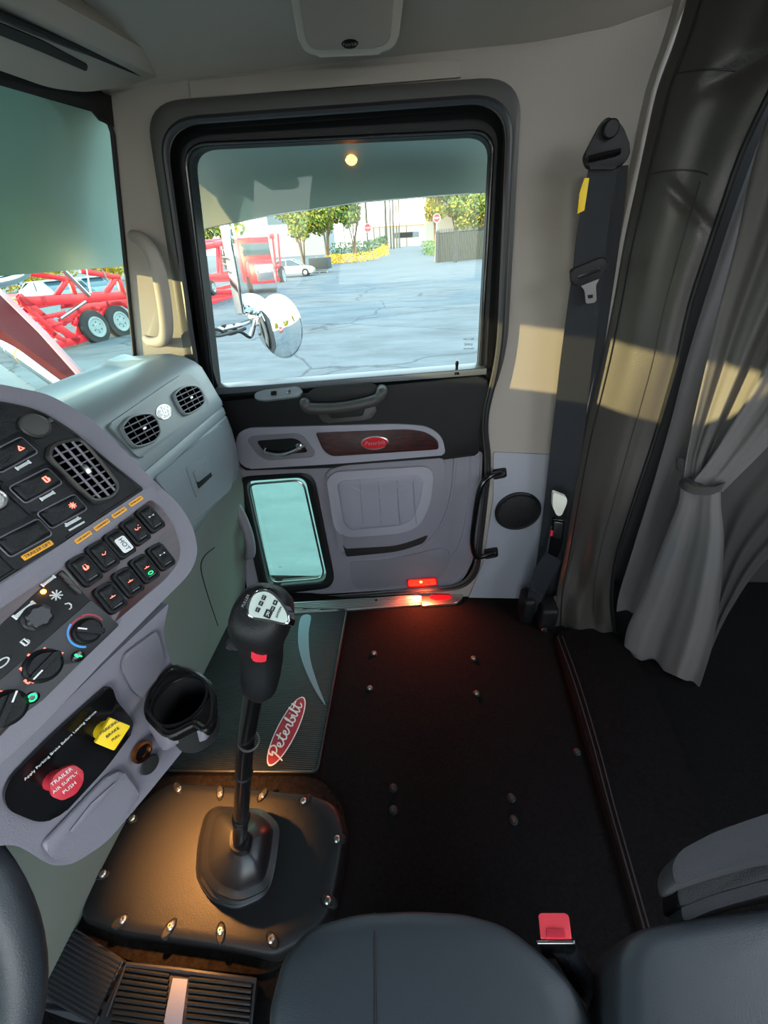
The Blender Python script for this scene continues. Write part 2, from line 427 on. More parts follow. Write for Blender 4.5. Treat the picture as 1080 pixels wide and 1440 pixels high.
# mirror/speaker pod on the ceiling with the oval badge
pod = thing('ceiling_speaker_pod', 'padded grey panel on the ceiling with a small oval badge', 'ceiling panel', (.0, 1.1, 1.70))
CP = Pl((0, 1.15, 1.70), V3((0, -.62, -.78)))
bm = NB(); P = CP.pts(r2([(402, -40), (424, 82), (558, 76), (572, -40)], [10, 26, 26, 10], 6))
slab(bm, P, CP.n, .045, .014); obj('pod_cover', bm, 'headliner', pod)
bm = NB(); P = CP.pts(r2([(416, -30), (432, 72), (548, 67), (556, -30)], [10, 20, 20, 10], 6), .003)
slab(bm, P, CP.n, .006, .003); obj('pod_pad', bm, 'wall_grey', pod)
c = CP.at(492, 62, .004); uu = (CP.at(505, 61, .004) - c).normalized(); vv = CP.n.cross(uu)
bm = NB(); slab(bm, ell(c, .017, .0075, uu, vv), CP.n, .003, .001); bg = obj('badge', bm, 'black_gloss', pod)
text('badge_lettering', 'Peterbilt', c + CP.n * .0006, uu, CP.n, 'steel', bg, width=.028)
# ------------------------------------------------------------------ windshield
WA = WALL.at(156, 165); WB = WALL.at(192, 528); wd = V3((-.20, -1, 0)).normalized()
Wn = (WA - WB).cross(wd).normalized(); Wn = Wn if Wn.x > 0 else -Wn
WS = Pl(WA, Wn)
q = [WB - (WA - WB) * .12, WA + (WA - WB) * .05, WA + (WA - WB) * .05 + wd * 2.05, WB - (WA - WB) * .12 + wd * 2.05]
bm = NB(); slab(bm, q, Wn, .005); tag(obj('window_2', bm, 'glass_wind', smooth=False), kind='structure')
bm = NB()
up_ = (WA - WB).normalized()
band = [(WA - wd * .01 + up_ * .04), (WA - wd * .01 - up_ * .018), (WA - up_ * .012 + wd * .04), WA + wd * .06 + up_ * .002, (WA + wd * 2.05 + up_ * .0), (WA + wd * 2.05 + up_ * .04)]
slab(bm, [p + Wn * .006 for p in band], Wn, .005)
tube(bm, [WB - up_ * .1 + wd * .004 + Wn * .004, WA + wd * .004 - up_ * .03 + Wn * .004, WA + wd * .012 - up_ * .012 + Wn * .004, WA + wd * .04 - up_ * .004 + Wn * .004], .006, 8)
tag(obj('windshield_gasket', bm, 'black_matt'), 'black rubber gasket and shade band around the windshield', 'gasket')
q0 = WA - wd * .04 - Wn * .012
bm = NB(); slab(bm, [q0 + up_ * .0, q0 + up_ * .20, q0 + up_ * .20 + wd * 2.2, q0 + up_ * .0 + wd * 2.2], Wn, .02); tag(obj('header_sun_block', bm, 'black_matt', smooth=False), kind='structure')  # unseen panel added to stop sun leaking in over the windshield
# cab front below the windshield
bm = NB(); box(bm, (-1.06, .25, .45), (.04, 2.1, 1.1)); tag(obj('wall_firewall', bm, 'black_matt'), kind='structure')
# ================================================================== SEAL round the door
O2 = [(232, 178), (713, 143), (698, 500), (676, 590), (683, 652), (664, 822), (345, 846), (280, 520)]
def ring(L, R, y, k=8): return Pl((0, y, 0), Yn).pts(r2(L, R, k))
sl = thing('door_seal', 'dark rubber seal and flange running all round the passenger door opening', 'door seal', (-.2, 1.3, .03))
OM = [tuple(a * .72 + b * .28 for a, b in zip(p, q)) for p, q in zip(O1, O2)]
bm = NB(); loft(bm, [ring(O1, R1, 1.300), ring(O1, R1, 1.288), ring(OM, R1, 1.284), ring(O2, R1, 1.290), ring(O2, R1, 1.345)])
obj('flange', bm, 'seal_rubber', sl)
bm = NB(); tube(bm, ring([(225, 172), (719, 136), (704, 500), (681, 592), (689, 652), (669, 826), (342, 850), (276, 520)], R1, 1.286), .008, 8, closed=True)
obj('bulb_seal', bm, 'rubber', sl)
# ================================================================== PASSENGER DOOR
dr = thing('passenger_door', 'closed passenger door of the truck cab, grey and black inside with large window', 'door', (-.25, 1.33, .04))
# body core with the two openings
core = [(232, 178), (713, 143), (698, 500), (676, 590), (683, 652), (664, 822), (345, 846), (280, 520)]
hole1 = r2([(262, 207), (691, 187), (673, 520), (303, 549)], [34, 34, 6, 6], 8)
hole2 = r2([(344, 676), (430, 671), (462, 818), (376, 826)], [14, 16, 16, 14], 6)
DP = Pl((0, 1.345, 0), Yn)
bm = NB(); slab(bm, DP.pts(r2(core, R1, 8)), Yn, .05, holes=[DP.pts(hole1), DP.pts(hole2)]); obj('door_shell', bm, 'black_matt', dr, smooth=False)
# window frame, stepped
DF = Pl((0, 1.335, 0), Yn)
fo = [(240, 186), (708, 152), (692, 523), (290, 556)]; fi = [(261, 206), (692, 186), (673, 520), (303, 550)]; fm = [(247, 192), (702, 164), (684, 522), (296, 553)]
Rf = [46, 46, 8, 8]; Ri = [34, 34, 6, 6]
bm = NB(); loft(bm, [ring(fo, Rf, 1.345), ring(fo, Rf, 1.328), ring(fm, Rf, 1.322), ring(fm, Rf, 1.334), ring(fi, Ri, 1.338), ring(fi, Ri, 1.36)])
wf = obj('window_frame', bm, 'black_soft', dr)
bm = NB(); tube(bm, ring([(258, 203), (695, 183), (676, 520), (301, 551)], Ri, 1.334), .0035, 8, closed=True); obj('glazing_bead', bm, 'black_gloss', wf)
bm = NB(); G = Pl((0, 1.362, 0), Yn); slab(bm, G.pts(r2([(255, 200), (698, 180), (676, 525), (300, 555)], [30, 30, 5, 5])), Yn, .004); obj('window_glass', bm, 'glass_door', dr, smooth=False)
for s, x, y, wpx in (('PACCAR', 659, 477, 17), ('Safety', 659, 484, 14), ('laminated', 659, 490, 16)):
    text('glass_marking', s, G.at(x, y, .001), (1, 0, 0), Yn, 'black_text', dr, width=wpx * .0019)
# front division bar of the window
bm = NB(); P = Pl((0, 1.345, 0), Yn).pts([(262, 300), (272, 470), (300, 548), (308, 548), (284, 470), (268, 300)]); slab(bm, P, Yn, .01, .002); obj('division_bar', bm, 'black_soft', dr)
# black padded upper section
UP = Pl((0, 1.298, 0), Yn)
up = r2([(300, 566), (440, 552), (680, 529), (690, 540), (684, 575), (672, 600), (674, 640), (560, 655), (340, 662), (326, 610)], [6, 40, 10, 10, 20, 20, 6, 6, 6, 30], 4)
bm = NB(); slab(bm, UP.pts(up), Yn, .05, .012, 4); obj('upper_pad', bm, 'black_soft', dr)
bm = NB(); slab(bm, [V3((p.x, y, z)) for p, y, z in ((UP.at(303, 556), 1.36, .97), (UP.at(680, 529), 1.36, 1.012), (UP.at(684, 533), 1.31, 1.006), (UP.at(303, 562), 1.31, .965))], (0, 0, 1), .02, .004); obj('window_ledge', bm, 'ledge_grey', dr)
# pull handle
ph = UP
bm = NB(); slab(bm, ph.pts(r2([(430, 556), (440, 546), (525, 539), (537, 548), (533, 556), (432, 566)], 6), .004), Yn, .004, .0015); hh = obj('pull_handle_shade', bm, 'black_matt', dr)  # flat dark plate stands in for the shaded hollow above the handle
bm = NB(); P = ph.pts([(429, 568), (436, 574), (480, 573), (527, 563), (537, 552)], .028); P = [ph.at(430, 566, .0)] + P + [ph.at(537, 548, .0)]
tube(bm, catm(P, 5), .0185, 12, flat=((0, 0, 1), 1)); ph_ = obj('pull_handle', bm, 'seal_rubber', dr)
bm = NB(); slab(bm, ph.pts(r2([(444, 578), (530, 570), (528, 586), (517, 590), (455, 596)], 7), .012), Yn, .014, .005); cup = obj('handle_cup', bm, 'seal_rubber', dr)
bm = NB(); slab(bm, ph.pts(r2([(460, 581), (514, 575), (510, 585), (466, 589)], 4), .0135), Yn, .002, .001); obj('cup_shade', bm, 'black_matt', cup)  # dark plate in place of a hollow, its shade in the colour
# window switch pod
SW = Pl(UP.at(390, 553, .004), V3((0, -.75, .66)))
bm = NB(); slab(bm, SW.pts(r2([(357, 553), (372, 548), (418, 543), (426, 548), (420, 557), (372, 563), (358, 561)], 5)), SW.n, .012, .003); sp = obj('switch_pod', bm, 'dash_grey', dr)
for x, y, w in ((385, 553, .020), (406, 551, .014)):
    bm = NB(); c = SW.at(x, y, .004); box(bm, c, (w, .014, .010), .003, frame((1, 0, .06), (0, .66, .75), SW.n)); obj('window_switch', bm, 'black_gloss' if w > .015 else 'steel', sp)
c = UP.at(642, 524, -.02)
bm = NB(); lathe(bm, c, (0, 0, 1), [(.011, -.004), (.011, .003), (.005, .005), (.0042, .02), (.0055, .024), (.005, .034), (.002, .037)], 14); obj('lock_knob', bm, 'black_gloss', dr)
# grey trim panel
GP = Pl((0, 1.305, 0), Yn)
g1 = r2([(328, 612), (345, 602), (560, 596), (602, 600), (622, 614), (628, 637), (677, 636), (675, 720), (667, 780), (652, 812), (636, 824), (380, 838), (350, 838), (330, 690)], [10, 20, 40, 30, 14, 4, 4, 40, 30, 20, 20, 5, 12, 20], 5)
h2 = r2([(336, 670), (438, 664), (471, 824), (370, 836)], [16, 20, 20, 16], 6)
bm = NB(); slab(bm, GP.pts(g1), Yn, .03, holes=[GP.pts(h2)]); obj('trim_panel', bm, 'grey_trim', dr, smooth=False)
bm = NB(); tube(bm, GP.pts(g1), .0045, 8, closed=True); obj('trim_edge', bm, 'grey_trim', dr)
# armrest band, raised
g2 = r2([(330, 613), (347, 602), (560, 596), (602, 600), (622, 614), (627, 640), (480, 652), (344, 660), (334, 645)], [10, 20, 40, 30, 14, 6, 40, 10, 14], 5)
bm = NB(); slab(bm, GP.pts(g2, .014), Yn, .02, .007, 4); obj('armrest_band', bm, 'grey_light', dr)
# map pocket bulge
g3 = r2([(455, 664), (480, 655), (626, 644), (626, 700), (610, 748), (585, 766), (560, 775), (484, 781), (476, 770)], [10, 20, 8, 30, 24, 20, 20, 8, 10], 5)
bm = NB(); slab(bm, GP.pts(g3, .010), Yn, .016, .007, 4); obj('pocket_panel', bm, 'grey_trim', dr)
bm = NB(); slab(bm, GP.pts(r2([(482, 766), (486, 772), (560, 768), (603, 752), (596, 764), (560, 776), (487, 783)], [3, 10, 20, 5, 14, 20, 3], 5), .0115), Yn, .003, .001); obj('pocket_slot_shade', bm, 'black_matt', dr)  # dark plate paints the shade of the pocket opening
bm = NB(); slab(bm, GP.pts(r2([(492, 790), (560, 785), (622, 770), (634, 778), (628, 806), (602, 820), (500, 829), (494, 815)], [6, 30, 10, 10, 20, 20, 6, 6], 5), .004), Yn, .008, .004); obj('lower_recess_shade', bm, 'grey_trim_dark', dr)  # raised plate; shade of the recess put into its darker grey
bm = NB(); tube(bm, catm(GP.pts([(640, 642), (636, 690), (622, 735), (598, 765), (560, 782), (500, 790)], .0), 5), .006, 8, flat=(Yn, .6)); tube(bm, catm(GP.pts([(662, 642), (658, 715), (644, 770), (618, 802)], .0), 5), .004, 8, flat=(Yn, .6)); obj('side_moulding', bm, 'grey_trim', dr)
# quilted pad
q1 = r2([(459, 676), (470, 664), (598, 656), (610, 664), (606, 708), (590, 740), (566, 750), (486, 757), (470, 744)], [8, 12, 12, 10, 30, 20, 20, 14, 14], 5)
bm = NB(); slab(bm, GP.pts(q1, .022), Yn, .014, .006, 4); qp = obj('pad_surround', bm, 'grey_light', dr)
QL = r2([(472, 680), (480, 675), (588, 667), (597, 674), (593, 706), (580, 733), (564, 740), (492, 747), (482, 738)], [6, 8, 8, 8, 20, 14, 14, 10, 10], 5)
cx_, cy_ = 537, 706
rows = []
for k, (sc, h) in enumerate([(1, .016), (.97, .023), (.93, .026), (.86, .0275), (.78, .028), (.68, .028), (.56, .028), (.42, .028), (.28, .028), (.12, .028)]):
    L = []
    for x, y in QL:
        X_ = cx_ + (x - cx_) * sc; Y_ = cy_ + (y - cy_) * sc
        pl = sum(-.0045 * math.exp(-((X_ - sx - (Y_ - 706) * .08) / 2.2) ** 2) for sx in (508, 534, 560, 584)) if sc < .96 else 0
        L.append(GP.at(X_, Y_, h + pl + .0012 * math.sin(X_ * .35 + Y_ * .1) * (sc < .9)))
    rows.append(L)
bm = NB(); loft(bm, rows, True, True, True); obj('quilted_pad', bm, 'grey_pad', dr, angle=60)
for sx in (508, 534, 560, 583):
    bm = NB(); tube(bm, GP.pts([(sx - 2, 676), (sx, 706), (sx + 2.5, 737)], .0275), .0011, 6); obj('pleat_seam', bm, 'grey_trim_dark', dr)
# wood inlay with the red oval
bm = NB(); slab(bm, GP.pts(r2([(444, 609), (574, 604), (600, 608), (616, 620), (617, 632), (466, 642), (454, 633)], [3, 20, 20, 10, 4, 8, 8], 5), .018), Yn, .005, .0015); wd_ = obj('wood_inlay', bm, 'wood', dr)
def oval(name, pl, x, y, wpx, hpx, h, m1, m2, parent, txt='Peterbilt', tilt=0, tm='steel', th=.004):
    c = pl.at(x, y, h); xd = (pl.at(x + 10, y + tilt, h) - c).normalized(); yd = pl.n.cross(xd)
    a = (pl.at(x + wpx / 2, y + tilt * wpx / 20, h) - c).length; b2 = (pl.at(x, y + hpx / 2, h) - c).length
    bm = NB(); slab(bm, ell(c, a, b2, xd, yd), pl.n, th, .001); o = obj(name, bm, m1, parent)
    bm = NB(); slab(bm, ell(c + pl.n * .0006, a * .9, b2 * .82, xd, yd), pl.n, .001); obj('emblem_face', bm, m2, o)
    if txt: text('emblem_lettering', txt, c + pl.n * .0007, xd, pl.n, tm, o, width=a * 1.45, shear=.25)
    return o
oval('emblem', GP, 527, 623, 40, 19, .0195, 'steel', 'red_emblem', dr, tilt=-.6)
# inner release handle
bm = NB(); slab(bm, GP.pts(r2([(347, 619), (354, 613), (416, 609), (427, 613), (444, 636), (440, 643), (376, 648), (362, 640)], [5, 5, 8, 8, 8, 6, 10, 10], 5), .0155), Yn, .002, .001); rb = obj('release_bezel', bm, 'grey_trim_dark', dr)
bm = NB(); slab(bm, GP.pts(r2([(360, 620), (412, 616), (422, 620), (434, 636), (386, 640), (372, 636)], 6, 5), .0165), Yn, .002, .001); obj('release_recess', bm, 'black_gloss', rb)
bm = NB(); P = GP.pts([(372, 636), (385, 639), (402, 638), (418, 632), (429, 626)], .026); tube(bm, catm([GP.at(374, 630, .016)] + P, 5), [.004] * 5 + [.0075] * 17 + [.006] * 4, 10, flat=((0, 0, 1), 1)) ; obj('release_lever', bm, 'chrome', dr)
c = GP.at(421, 627, .018); bm = NB(); lathe(bm, c, Yn, [(.013, 0), (.013, .008), (.009, .012)], 16); obj('lever_pivot', bm, 'chrome', dr)
# lower look-down window
LW = thing; fo = [(330, 672), (441, 664), (473, 826), (368, 839)]; fi = [(345, 677), (429, 671), (461, 817), (377, 825)]
Rf = [18, 22, 22, 18]; Ri = [12, 14, 14, 12]
bm = NB(); loft(bm, [ring(fo, Rf, 1.31), ring(fo, Rf, 1.296), ring([(334, 674), (437, 667), (469, 823), (371, 835)], Rf, 1.290), ring([(341, 676), (432, 670), (464, 819), (375, 828)], Ri, 1.292), ring(fi, Ri, 1.300), ring(fi, Ri, 1.345)])
lf = obj('lower_window_frame', bm, 'black_soft', dr)
bm = NB(); tube(bm, ring([(349, 681), (426, 675), (457, 813), (381, 820)], Ri, 1.338), .0045, 8, closed=True); obj('chrome_bead', bm, 'steel', lf)
bm = NB(); slab(bm, DP.pts(r2([(343, 675), (431, 669), (463, 819), (375, 827)], 12), -.012), Yn, .004); obj('lower_window_pane', bm, 'glass_lower', lf, smooth=False)
text('pane_marking', '- AS2 -', DP.at(394, 797, -.011), (1, 0, 0), Yn, 'black_text', lf, width=.02)
# courtesy lamp
bm = NB(); slab(bm, GP.pts(r2([(571, 815), (614, 812), (616, 824), (573, 828)], 2, 3), .010), Yn, .008, .002); cl = obj('courtesy_lamp', bm, 'red_emblem', dr)
bm = NB(); slab(bm, GP.pts(r2([(574, 817), (612, 814.5), (613.5, 822), (575.5, 825)], 2, 3), .0125), Yn, .004, .001); obj('lamp_lens', bm, 'lamp_red', cl)
bm = NB(); lathe(bm, GP.at(592, 818.5, .0128), Yn, [(.006, 0), (.004, .002), (.001, .0025)], 12); obj('lamp_bulb', bm, 'lamp_orange', cl)
lp = GP.at(592, 819, .055)
spot('courtesy_lamp_light', lp, lp + V3((.03, -.35, -.42)), 150, 4.2, (1, .13, .05), .6, .012)
# kick handle at the hinge side, grey loop
hg = thing('hinge_side_grab_handle', 'short grey loop handle at the front edge of the lower door window', 'grab handle', tuple(GP.at(340, 780)))
bm = NB(); P = [GP.at(316, 708, .0), GP.at(320, 703, .05), GP.at(334, 716, .065), GP.at(346, 742, .068), GP.at(352, 765, .065), GP.at(352, 780, .05), GP.at(347, 782, .0)]
tube(bm, catm(P, 5), [.016] * 6 + [.02] * 20 + [.016] * 5, 12); obj('loop', bm, 'grey_trim_dark', hg)
# ================================================================== GRAB HANDLES AND SPEAKER ON THE WALL
gh = thing('pillar_grab_handle', 'beige grey moulded grab handle standing on the windshield pillar', 'grab handle', tuple(WALL.at(215, 480)))
P = [WALL.at(188, 334, .0), WALL.at(190, 333, .025), WALL.at(207, 345, .05), WALL.at(221, 375, .06), WALL.at(230, 420, .06), WALL.at(234, 462, .055), WALL.at(229, 479, .04), WALL.at(213, 481, .02), WALL.at(206, 476, .0)]
bm = NB(); R_ = []
Pc = catm(P, 5); 
for i in range(len(Pc)): t = i / (len(Pc) - 1); R_.append(.013 + .007 * math.sin(PI * min(1, t * 1.1)))
tube(bm, Pc, R_, 14); obj('grip', bm, 'wall_grey', gh)
bm = NB(); slab(bm, WALL.pts(r2([(184, 326), (198, 330), (214, 352), (226, 420), (236, 484), (204, 488), (204, 470), (214, 440), (206, 380), (186, 345)], 6), .006), Yn, .006, .003); obj('backing_plate', bm, 'wall_grey', gh)
bm = NB(); lathe(bm, WALL.at(187, 337, .030), Yn, [(.006, 0), (.006, .003), (.002, .003)], 12); obj('screw', bm, 'black_matt', gh)
bh = thing('tubular_grab_handle', 'black tubular grab handle bolted to the pillar behind the door', 'grab handle', tuple(WALL.at(690, 780)))
P = [WALL.at(706, 665, .012), WALL.at(700, 666, .03), WALL.at(686, 672, .055), WALL.at(675, 688, .065), WALL.at(668, 725, .065), WALL.at(664, 765, .062), WALL.at(670, 783, .05), WALL.at(684, 781, .03), WALL.at(694, 778, .012)]
bm = NB(); tube(bm, catm(P, 6), .010, 12); obj('tube', bm, 'black_gloss', bh)
for x, y in ((705, 666), (693, 778)):
    bm = NB(); slab(bm, WALL.pts(r2([(x - 12, y - 5), (x + 7, y - 8), (x + 8, y + 5), (x - 11, y + 9)], 3), .010), Yn, .006, .002); mt_ = obj('mounting_foot', bm, 'black_soft', bh)
    bm = NB(); lathe(bm, WALL.at(x + 3, y - 1, .011), Yn, [(.004, 0), (.004, .004), (.001, .004)], 10); obj('bolt_head', bm, 'steel', mt_)
spk = thing('door_pillar_speaker', 'round black speaker grille low on the pillar beside the seat belt', 'speaker', tuple(WALL.at(727, 750)))
c = WALL.at(728, 719, .008); bm = NB(); lathe(bm, c, Yn, [(.085, -.006), (.086, .004), (.080, .009), (.073, .007)], 40); obj('speaker_ring', bm, 'black_soft', spk)
m = M('grille', '0b0b0c', .6); nt = m.node_tree; tc = nt.nodes.new('ShaderNodeTexCoord'); vo = nt.nodes.new('ShaderNodeTexVoronoi'); vo.inputs['Scale'].default_value = 300; bp = nt.nodes.new('ShaderNodeBump'); bp.inputs['Strength'].default_value = .8; bp.inputs['Distance'].default_value = .002
nt.links.new(tc.outputs['Object'], vo.inputs['Vector']); nt.links.new(vo.outputs[0], bp.inputs['Height']); nt.links.new(bp.outputs[0], nt.nodes['Principled BSDF'].inputs['Normal'])
bm = NB(); lathe(bm, c, Yn, [(.076, .006), (.06, .011), (.03, .014), (.001, .015)], 40); obj('speaker_grille', bm, 'grille', spk)
# ================================================================== SILL PLATE
sill = thing('door_sill_plate', 'ribbed bright metal sill plate along the bottom of the door', 'sill plate', (-.25, 1.25, 0))
FL = Pl((0, 0, .012), (0, 0, 1))
m = M('ribbed_alu', '8e8e8c', .4); m.node_tree.nodes['Principled BSDF'].inputs['Metallic'].default_value = 1.0
bm = NB(); slab(bm, FL.pts(r2([(392, 848), (592, 835), (593, 850), (400, 864)], 1, 2)), (0, 0, 1), .012, .002); obj('ribbed_strip', bm, 'ribbed_alu', sill)
bm = NB()
for k in range(6):
    t = (k + .5) / 6; a = FL.at(394 + 5 * t, 849 + 15 * t, .001); b_ = FL.at(592, 835.5 + 14 * t, .001); tube(bm, [a, b_], .0032, 6)
obj('ribs', bm, 'alu', sill)
bm = NB(); slab(bm, FL.pts(r2([(592, 834), (650, 830), (652, 838), (644, 848), (593, 852)], [2, 8, 6, 8, 2], 5), .002), (0, 0, 1), .016, .003); obj('end_cap', bm, 'alu', sill)
oval('end_badge', FL, 620, 839, 32, 10, .004, 'red_emblem', 'red_emblem', sill, txt='Peterbilt', tilt=-.5, tm='red', th=.002)
bm = NB(); lathe(bm, FL.at(529, 844, .004), (0, 0, 1), [(.006, -.003), (.006, .001), (.002, .002)], 10); obj('screw', bm, 'black_matt', sill)
# ================================================================== SEAT BELT
sb = thing('passenger_seat_belt', 'black seat belt hanging from its triangular anchor down the pillar', 'seat belt', tuple(WALL.at(760, 860)))
BP = Pl((0, 1.235, 0), Yn)
def strip(name, L, R, y0, y1, mat, par, th=.0025):
    """webbing between two pixel lines, going from depth y0 to y1"""
    bm = NB(); n = len(L); A = []
    for i in range(n):
        y = y0 + (y1 - y0) * i / (n - 1); A.append([onY(*L[i], y), onY(*R[i], y)])
    f = [[a, b, b + V3((0, th, 0)), a + V3((0, th, 0))] for a, b in A]
    loft(bm, f, True, True, True); return obj(name, bm, mat, par)
strip('webbing', [(829, 232), (818, 290), (810, 340), (806, 380), (797, 440), (788, 510), (780, 580), (771, 660), (762, 740), (748, 838)],
      [(868, 236), (860, 290), (853, 340), (849, 380), (842, 440), (833, 510), (825, 580), (815, 660), (803, 740), (784, 838)], 1.21, 1.25, 'webbing', sb)
strip('webbing', [(840, 236), (834, 300), (828, 380), (822, 460), (808, 560), (796, 660), (782, 760)],
      [(884, 232), (877, 300), (866, 380), (854, 460), (840, 560), (826, 660), (808, 760)], 1.255, 1.27, 'webbing', sb)
D = Pl((0, 1.20, 0), Yn)
bm = NB(); slab(bm, D.pts(r2([(857, 162), (876, 176), (890, 214), (872, 238), (826, 238), (820, 222), (846, 172)], [10, 10, 12, 12, 6, 8, 8], 5)), Yn, .012, .005, 4); an = obj('belt_anchor', bm, 'black_soft', sb)
bm = NB(); lathe(bm, D.at(858, 182, .002), Yn, [(.017, 0), (.017, .006), (.014, .009), (.001, .009)], 18); obj('anchor_bolt', bm, 'black_soft', an)
bm = NB(); tube(bm, D.pts([(826, 224), (846, 219), (872, 213)], .008), .006, 8); obj('anchor_guide', bm, 'black_gloss', an)
bm = NB(); slab(bm, Pl((0, 1.205, 0), Yn).pts(r2([(822, 250), (829, 250), (822, 296), (812, 301), (815, 272)], 1, 2)), Yn, .003, .001); obj('yellow_tag', bm, 'yellow', sb)
T = Pl((0, 1.195, 0), Yn)
bm = NB(); slab(bm, T.pts(r2([(803, 380), (849, 361), (855, 366), (853, 383), (846, 389), (810, 403), (804, 399)], 4, 4)), Yn, .014, .004, 3); tg = obj('latch_plate', bm, 'black_soft', sb)
bm = NB(); slab(bm, T.pts(r2([(812, 388), (843, 376), (846, 380), (814, 393)], 2, 3), .001), Yn, .002, .0005); obj('latch_slot', bm, 'black_gloss', tg)
bm = NB(); slab(bm, T.pts(r2([(817, 402), (843, 392), (838, 401), (839, 423), (835, 426), (824, 427), (822, 408)], [1, 1, 3, 3, 3, 3, 3], 3), -.006), Yn, .003, .0008, holes=[T.pts([(826, 415), (834, 414), (834, 419), (827, 420)], -.006)]); obj('metal_tongue', bm, 'steel', tg)
# the second belt end with the stowed buckle
bk = thing('seat_belt_retractor', 'belt retractor with white topped buckle end at the foot of the pillar', 'seat belt', tuple(onZ(762, 880, 0)))
B = Pl((0, 1.17, 0), Yn)
bm = NB(); slab(bm, B.pts(r2([(778, 692), (798, 700), (797, 709), (789, 727), (782, 724), (777, 712)], 4, 4), .006), Yn, .018, .004); obj('buckle_cap', bm, 'ivory', bk)
bm = NB(); slab(bm, B.pts(r2([(790, 706), (799, 698), (797, 730), (783, 733), (779, 724)], 3, 3), -.004), Yn, .02, .003); obj('buckle_body', bm, 'black_soft', bk)
bm = NB(); slab(bm, B.pts(r2([(778, 730), (794, 732), (791, 768), (784, 785), (770, 778), (775, 750)], 2, 3)), Yn, .014, .003); obj('buckle_sleeve', bm, 'black_gloss', bk)
bm = NB(); slab(bm, B.pts(r2([(780, 734), (792, 736), (789, 758), (778, 756)], 1, 2), .002), Yn, .002, .0005); obj('buckle_label', bm, 'steel', bk)
bm = NB(); slab(bm, B.pts([(775, 746), (778, 746), (777, 754), (774, 754)], .001), Yn, .003); obj('release_button', bm, 'red_bright', bk)
strip('belt_end', [(768, 776), (752, 800), (744, 828), (740, 850), (737, 866)], [(790, 790), (776, 812), (766, 835), (757, 855), (748, 868)], 1.17, 1.17, 'webbing', bk)
bm = NB(); tube(bm, B.pts([(742, 824), (763, 839)], .004), .0022, 6); obj('belt_clip', bm, 'steel', bk)
for px, py, s in ((740, 852, (.05, .09, .13)), (768, 862, (.07, .09, .11))):
    bm = NB(); c = onY(px, py, 1.19 if px < 750 else 1.16); box(bm, (c.x, c.y, max(c.z, s[2] / 2 + .002)), s, .015, seg=3); obj('retractor_housing', bm, 'black_soft', bk)
bm = NB(); lathe(bm, onZ(765, 885, .02), (0, -1, 0), [(.012, 0), (.012, .008), (.004, .01)], 10); obj('floor_bolt', bm, 'steel', bk)
# ================================================================== RIGHT SIDE: VINYL AND CURTAINS
def interp(tab, t):
    """rows of tuples, smooth lookup at parameter t in 0..len-1"""
    i = min(int(t), len(tab) - 2); f = t - i
    a = tab[max(i - 1, 0)]; b = tab[i]; c = tab[i + 1]; d = tab[min(i + 2, len(tab) - 1)]
    return [.5 * (2 * b[k] + (c[k] - a[k]) * f + (2 * a[k] - 5 * b[k] + 4 * c[k] - d[k]) * f * f + (3 * b[k] - a[k] - 3 * c[k] + d[k]) * f ** 3) for k in range(len(b))]
def cloth(tab, nu, nv, fold, thick=.003, minz=None):
    """tab rows: (xL, yL, xR, yR, depthL, depthR); fold(u, v) pushes towards the camera"""
    rows = []
    for j in range(nv + 1):
        v = j / nv; xl, yl, xr, yr, dl, dr_ = interp(tab, v * (len(tab) - 1)); L = []
        for i in range(nu + 1):
            u = i / nu; p = onY(xl + (xr - xl) * u, yl + (yr - yl) * u, dl + (dr_ - dl) * u); p = p + (CAM - p).normalized() * fold(u, v)
            if minz is not None and p.z < minz: p.z = minz
            L.append(p)
        rows.append(L)
    bm = NB(); nr = len(rows); nc = nu + 1; off = V3((.15, 1, 0)).normalized() * thick        # front sheet, back sheet, joined at the rim
    A = [[bm.verts.new(p) for p in R] for R in rows]; B = [[bm.verts.new(p + off) for p in R] for R in rows]
    for j in range(nr - 1):
        for i in range(nc - 1):
            bm.faces.new((A[j][i], A[j][i + 1], A[j + 1][i + 1], A[j + 1][i])); bm.faces.new((B[j][i], B[j + 1][i], B[j + 1][i + 1], B[j][i + 1]))
    for j in range(nr - 1):
        for i in (0, nc - 1): bm.faces.new((A[j][i], A[j + 1][i], B[j + 1][i], B[j][i]))
    for i in range(nc - 1):
        for j in (0, nr - 1): bm.faces.new((A[j][i], A[j][i + 1], B[j][i + 1], B[j][i]))
    return bm
g = lambda x, c, w: math.exp(-((x - c) / w) ** 2)
vp = thing('vinyl_side_cover', 'tall black leatherette cover between the seat belt pillar and the sleeper curtain', 'cover', (.62, 1.15, 0))
vt = [(972, -20, 1165, -20, 1.27, 1.06), (950, 55, 1118, 70, 1.26, 1.07), (925, 125, 1080, 140, 1.26, 1.08), (908, 200, 1045, 215, 1.26, 1.10), (893, 270, 1020, 285, 1.26, 1.11), (878, 340, 998, 350, 1.26, 1.12), (864, 420, 972, 430, 1.26, 1.13), (848, 500, 955, 505, 1.26, 1.13), (834, 560, 938, 565, 1.26, 1.13), (820, 620, 918, 630, 1.255, 1.13), (806, 700, 893, 705, 1.24, 1.12), (793, 780, 868, 785, 1.22, 1.11), (783, 838, 861, 842, 1.18, 1.10), (779, 889, 866, 893, 1.135, 1.095)]
